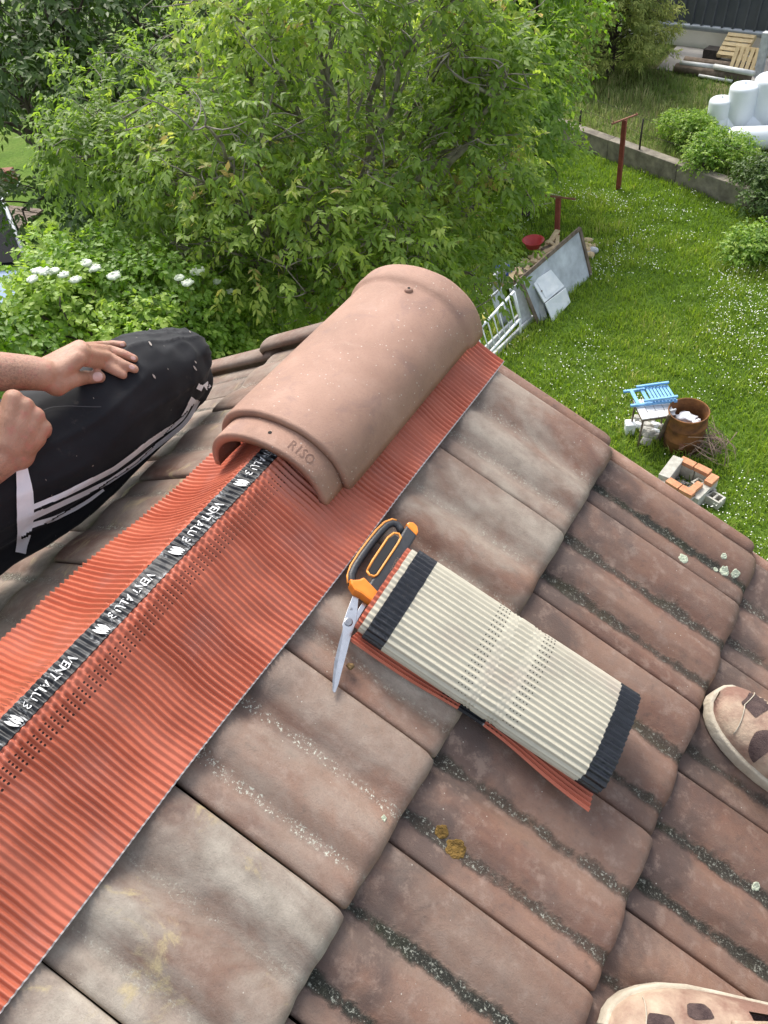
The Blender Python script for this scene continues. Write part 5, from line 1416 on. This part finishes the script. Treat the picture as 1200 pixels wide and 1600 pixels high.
# brick fire pit
pit = thing('fire_pit', 'square fire pit of orange bricks and concrete blocks with ashes inside', 'fire pit', gp(1078, 762))
M_BRICK = simple('orange_brick', (.44, .19, .10), (.56, .28, .15), 14, .85, .3, 60)
M_BLOCK = simple('concrete_block', (.34, .33, .29), (.50, .49, .44), 12, .95, .4, 60)
pz = GZ + .27
A_, B_, C_, D_ = gp(1062, 714, pz), gp(1119, 741, pz), gp(1086, 772, pz), gp(1036, 744, pz)
def course(p, q, n, w, h, z, mat, nm, inset=0.0):
    d = (q - p); L = d.length; d.normalize(); r3 = Matrix((d, Vector((-d.y, d.x, 0)), Vector((0, 0, 1)))).transposed()
    for i in range(n):
        c = p + d * (L * (i + .5) / n); MB().box(Vector((c.x, c.y, z)), (L / n - .012, w, h), r3 @ rotz(random.uniform(-.05, .05))).build(nm, mat, pit, False, .006)
A_.z = B_.z = C_.z = D_.z = pz
for p, q, n_ in ((A_, B_, 2), (B_, C_, 1), (C_, D_, 2)): course(p, q, n_, .11, .20, GZ + .10, M_BLOCK, 'concrete_block')
course(D_, A_, 1, .15, .27, GZ + .135, M_BLOCK, 'concrete_block')
for p, q, n_ in ((A_, B_, 2), (C_, D_, 2)): course(p.lerp(q, .03), p.lerp(q, .86), n_, .105, .065, GZ + .233, M_BRICK, 'brick')
course(B_.lerp(C_, .0), B_.lerp(C_, .40), 1, .11, .065, GZ + .233, M_BRICK, 'brick'); course(B_.lerp(C_, .5) + (A_ - B_) * .12, B_.lerp(C_, .95) + (A_ - B_) * .16, 1, .09, .06, GZ + .236, M_BRICK, 'brick')
cc = (A_ + B_ + C_ + D_) / 4
ash = MB()
for k in range(40): ash.ball(Vector((cc.x + random.gauss(0, .10), cc.y + random.gauss(0, .10), GZ + .02 + random.random() * .05)), random.uniform(.015, .045), 6, 4)
tag(ash.build('ashes', simple('ash_grey', (.05, .05, .05), (.20, .20, .20), 30, .95), pit), kind='stuff')
for i, (x, y, lab) in enumerate(((1098, 764, 'hollow grey block lying against the fire pit'), (1112, 778, 'grey hollow block at the right end of the fire pit rubble'))):
    c = gp(x, y, GZ + .07); bl = thing('hollow_block', lab, 'block', c, 'loose hollow blocks'); r3 = rotz(R(-28 + 8 * i))
    for dy in (-.062, .062): MB().box(c + r3 @ Vector((0, dy, 0)), (.30, .026, .13), r3).build('side', M_BLOCK, bl, False, .004)
    for dx in (-.135, -.045, .045, .135): MB().box(c + r3 @ Vector((dx, 0, 0)), (.026, .096, .13), r3).build('web', M_BLOCK, bl, False, .003)

# ------------------------------------------------------------ neighbour's plot
M_IRON = simple('dark_iron', (.02, .018, .016), (.05, .04, .035), 20, .8)
for (x, y, ty, lab) in ((906, 196, 172, 'thin dark fence stake on the low wall near the conifer'), (999, 236, 186, 'thin dark fence stake on the low wall beside the tall clothesline post'), (1098, 268, 238, 'thin dark fence stake on the low wall before the leafy shrub')):
    b = gp(x, y, TZ + .02); h = height_to(b, ty); o = MB().tube([b - Vector((0, 0, .1)), b + Vector((0, 0, h * .5)), b + Vector((.01, 0, h))], [.022, .021, .018], 7).build('fence_stake', M_IRON, None, True); tag(o, lab, 'stake', 'fence stakes on the low wall')
ww_ = thing('wire_fence', 'thin wire strands running between the stakes above the low wall', 'fence', gp(999, 236, TZ))
for z in (.35, .65):
    P = [gp(840, 178, TZ + 0), gp(906, 196, TZ), gp(999, 236, TZ), gp(1098, 268, TZ), gp(1180, 300, TZ)]; P = [Vector((p.x, p.y, TZ + z + .02 * math.sin(i))) for i, p in enumerate(P)]
    MB().tube(P, .0035, 4).build('wire', M_IRON, ww_)
# slab, building
s0, s1, s2, s3 = gp(1058, 71, TZ + .03), gp(1215, 92, TZ + .03), gp(1215, 135, TZ + .03), gp(1026, 107, TZ + .03)
o = MB().prism([s0, s1, s2, s3], (0, 0, -1), .08).build('paved_yard', simple('yard_concrete', (.22, .21, .20), (.33, .315, .295), 1.5, .95, .3, 30), None); tag(o, kind='structure')
bA, bB = gp(1020, 66, TZ), gp(1260, 96, TZ); bd = (bB - bA); bd.z = 0; bd.normalize(); bnv = Vector((-bd.y, bd.x, 0)); bnv = bnv if bnv.y > 0 else -bnv
hB = height_to(bA, 27)
bld = thing('outbuilding', 'beige building with ribbed dark grey metal cladding above a gutter at top right', 'building', bA)
b0 = bA - bd * 6; LB = 16.0
r3 = Matrix((bd, bnv, Vector((0, 0, 1)))).transposed()
MB().box(b0 + bd * LB / 2 + bnv * 3 + Vector((0, 0, hB / 2)), (LB, 6, hB), r3).build('wall', simple('beige_render', (.78, .75, .69), (.84, .81, .74), 1.2, .9, .2, 60), bld)
rp = R(80); e0 = b0 - bnv * .22 + Vector((0, 0, hB - .02)); up_ = bnv * math.cos(rp) + Vector((0, 0, math.sin(rp)))
M_ROOFM = simple('dark_grey_sheet', (.055, .062, .070), (.08, .088, .098), 2, .5)
MB().prism([e0, e0 + bd * LB, e0 + bd * LB + up_ * 2.4, e0 + up_ * 2.4], -bnv, .04).build('cladding', M_ROOFM, bld)
k = .12
while k < LB:
    p = e0 + bd * k - bnv * .06; MB().bar(p - up_ * .0, p + up_ * 2.4, .055, .05, bnv).build('cladding_rib', M_ROOFM, bld, False, .008); k += .27
MB().tube([e0 - bnv * .03 + Vector((0, 0, -.02)), e0 - bnv * .03 + bd * LB + Vector((0, 0, -.02))], .075, 10).build('gutter', simple('zinc', (.28, .31, .34), (.36, .39, .42), 5, .45, metal=.4), bld, True)
# tanks
M_TANK = simple('white_tank_enamel', (.70, .75, .80), (.76, .80, .84), 3, .4)
def tank_up(x, y, ty, rpx, lab):
    b = gp(x, y, TZ); r = rpx / FPX * (b - Vector(CAM)).length; h = height_to(b, ty); t = thing('gas_tank', lab, 'tank', b, 'white cylindrical tanks')
    lathe('shell', M_TANK, b, [(r * .96, 0), (r, .03), (r, h - r * .35), (r * .97, h - r * .22), (r * .85, h - r * .1), (r * .5, h - .015), (r * .12, h)], t, 28)
    MB().tube([b + Vector((0, 0, h - .01)), b + Vector((0, 0, h + .03))], .025, 8).build('valve', M_TANK, t)
tank_up(1118, 212, 152, 15, 'shortest upright white tank, leftmost of the upright ones')
tank_up(1149, 212, 130, 17.5, 'middle upright white tank behind the lying tanks')
tank_up(1190, 208, 116, 21, 'largest upright white tank at the right edge')
def tank_lie(a, b, rpx, lab):
    d0 = (gp(*a, TZ) - Vector(CAM)).length; r = rpx / FPX * d0; p = gp(*a, TZ + r); q = gp(*b, TZ + r); d = (q - p).normalized(); t = thing('gas_tank', lab, 'tank', Vector((p.x, p.y, TZ)), 'white cylindrical tanks')
    MB().tube([p - d * r * .35, p - d * r * .28, p - d * r * .1, p + d * r * .1, q], [r * .2, r * .6, r * .9, r, r], 28).build('shell', M_TANK, t, True)
    MB().tube([p + d * .15, p + d * .2], r * 1.012, 28).build('rim', M_TANK, t, True)
tank_lie((1120, 197), (1270, 190), 14, 'white tank lying on its side in front of the upright tanks')
tank_lie((1142, 217), (1290, 212), 14, 'white tank lying nearest the low wall')
# pallets
def pallet(lab, o_, ax_, ay_, slats, mat):
    n_ = ax_.cross(ay_).normalized(); n_ = n_ if n_.z > 0 else -n_; t = thing('wooden_pallet', lab, 'pallet', Vector((o_.x, o_.y, TZ)), 'wooden pallets')
    for i in range(slats):
        p = o_ + ay_ * ((i + .5) / slats) + n_ * .10; MB().bar(p, p + ax_, ay_.length / slats * .72, .022, n_).build('deck_board', mat, t, False, .003)
    for f in (.06, .5, .94): MB().bar(o_ + ax_ * f + n_ * .045, o_ + ax_ * f + ay_ + n_ * .045, .09, .08, n_).build('stringer', mat, t, False, .004)
    for i in (0, slats // 2, slats - 1):
        p = o_ + ay_ * ((i + .5) / slats); MB().bar(p, p + ax_, ay_.length / slats * .7, .02, n_).build('bottom_board', mat, t, False, .003)
ux = bd * .68; M_PAL = simple('fresh_pallet_wood', (.52, .40, .22), (.66, .53, .31), 6, .8)
p0 = gp(1120, 90, TZ + .12); pallet('pale wooden pallet lying tilted against the beige building', p0, ux, bnv * .5 + Vector((0, 0, .36)), 5, M_PAL)
p0 = gp(1140, 107, TZ + .05); pallet('wooden pallet propped in front of the tilted one with its boards upright', p0, bnv * .22 + Vector((0, 0, .40)), bd * .75, 6, M_PAL)
o = MB().box(gp(1113, 84, TZ + .15), (.36, .3, .26), r3).build('dark_crate', M_IRON, None, False, .01); tag(o, 'dark box left of the tilted pallet', 'box')
M_PIPE = simple('pale_pipe', (.52, .54, .54), (.66, .67, .67), 4, .5)
for (a, b, r, z, lab, mt) in (((1063, 98), (1118, 105), .055, .22, 'pale grey pipe at the left on top of the timbers', M_PIPE), ((1116, 104), (1178, 115), .06, .26, 'white pipe at the right on top of the timbers', M_PIPE), ((1092, 118), (1144, 127), .035, .06, 'thin white pipe lying in the grass before the timbers', M_PIPE), ((1056, 106), (1172, 122), .11, .10, 'dark weathered timber under the pipes', M_BROWNW), ((1070, 94), (1176, 108), .09, .10, 'dark timber behind the pale pipes', M_BROWNW)):
    o = MB().tube([gp(*a, TZ + z), gp(*b, TZ + z)], r, 12).build('pipe' if mt is M_PIPE else 'timber', mt, None, True); tag(o, lab, 'pipe' if mt is M_PIPE else 'timber', 'pipes and timbers in the yard')
b = gp(1184, 122, TZ); h = height_to(b, 50); o = MB().box(b + Vector((0, 0, h / 2)), (.16, .16, h), r3).build('timber_post', M_GREYW, None, False, .01); tag(o, 'grey timber post at the right edge beside the pallets', 'post')

# ------------------------------------------------------------ things at the left edge
dk = thing('wooden_deck', 'old grey plank deck on the ground at the left edge', 'deck', gp(30, 340))
e1, e2, e3 = gp(-70, 312, GZ + .06), gp(68, 328, GZ + .06), gp(26, 362, GZ + .06)
for i in range(9):
    f = (i + .5) / 9; p = e2.lerp(e3, f); d = (e1 - e2); MB().bar(p, p + d, (e3 - e2).length / 9 * .9, .05).build('deck_plank', M_BROWNW, dk, False, .005)
o = MB().bar(gp(-60, 282, GZ + .25), gp(22, 274, GZ + .25), .28, .34).build('timber_beam', simple('red_brown_timber', (.14, .05, .03), (.24, .10, .06), 5, .85), None, False, .02); tag(o, 'red brown timber beam at the left edge above the deck', 'beam')
bx = thing('black_panel', 'black panel with silver metal edge at the left border above the flowering shrub', 'panel', gp(30, 430))
Pq = [gp(-60, 250, GZ + 1.1), gp(6, 316, GZ + 1.1), gp(44, 412, GZ + .9), gp(-60, 420, GZ + .9)]
MB().prism(Pq, Vector((0, 0, 1)), .06).build('sheet', simple('black_glass', (.006, .007, .009), rough=.85, spec=.1), bx, False, .005)
MB().tube([Pq[0] + Vector((0, 0, .07)), Pq[1] + Vector((0, 0, .07)), Pq[2] + Vector((0, 0, .07))], .045, 8).build('metal_edge', simple('silver_trim', (.38, .40, .43), rough=.6, metal=.3), bx, True)
MB().tube([Pq[1] + Vector((0, 0, .07)), gp(30, 286, GZ + .9)], .035, 8).build('metal_arm', MATS['silver_trim'], bx, True)
for p in Pq: MB().tube([Vector((p.x, p.y, GZ)), p], .04, 8).build('leg', M_IRON, bx)
qq = [gp(-60, 370, GZ + .6), gp(6, 352, GZ + 1.22), gp(18, 410, GZ + 1.05), gp(-60, 420, GZ + 1.0)]
o = MB().prism([gp(-60, 425, GZ + .8), gp(46, 420, GZ + .8), gp(18, 492, GZ + .5), gp(-60, 500, GZ + .5)], Vector((0, 0, 1)), .04).build('blue_sheet', simple('blue_grey_sheet', (.16, .26, .42), (.24, .34, .50), 3, .4), None, False, .005); tag(o, 'blue grey sheet at the left border below the black panel', 'sheet')
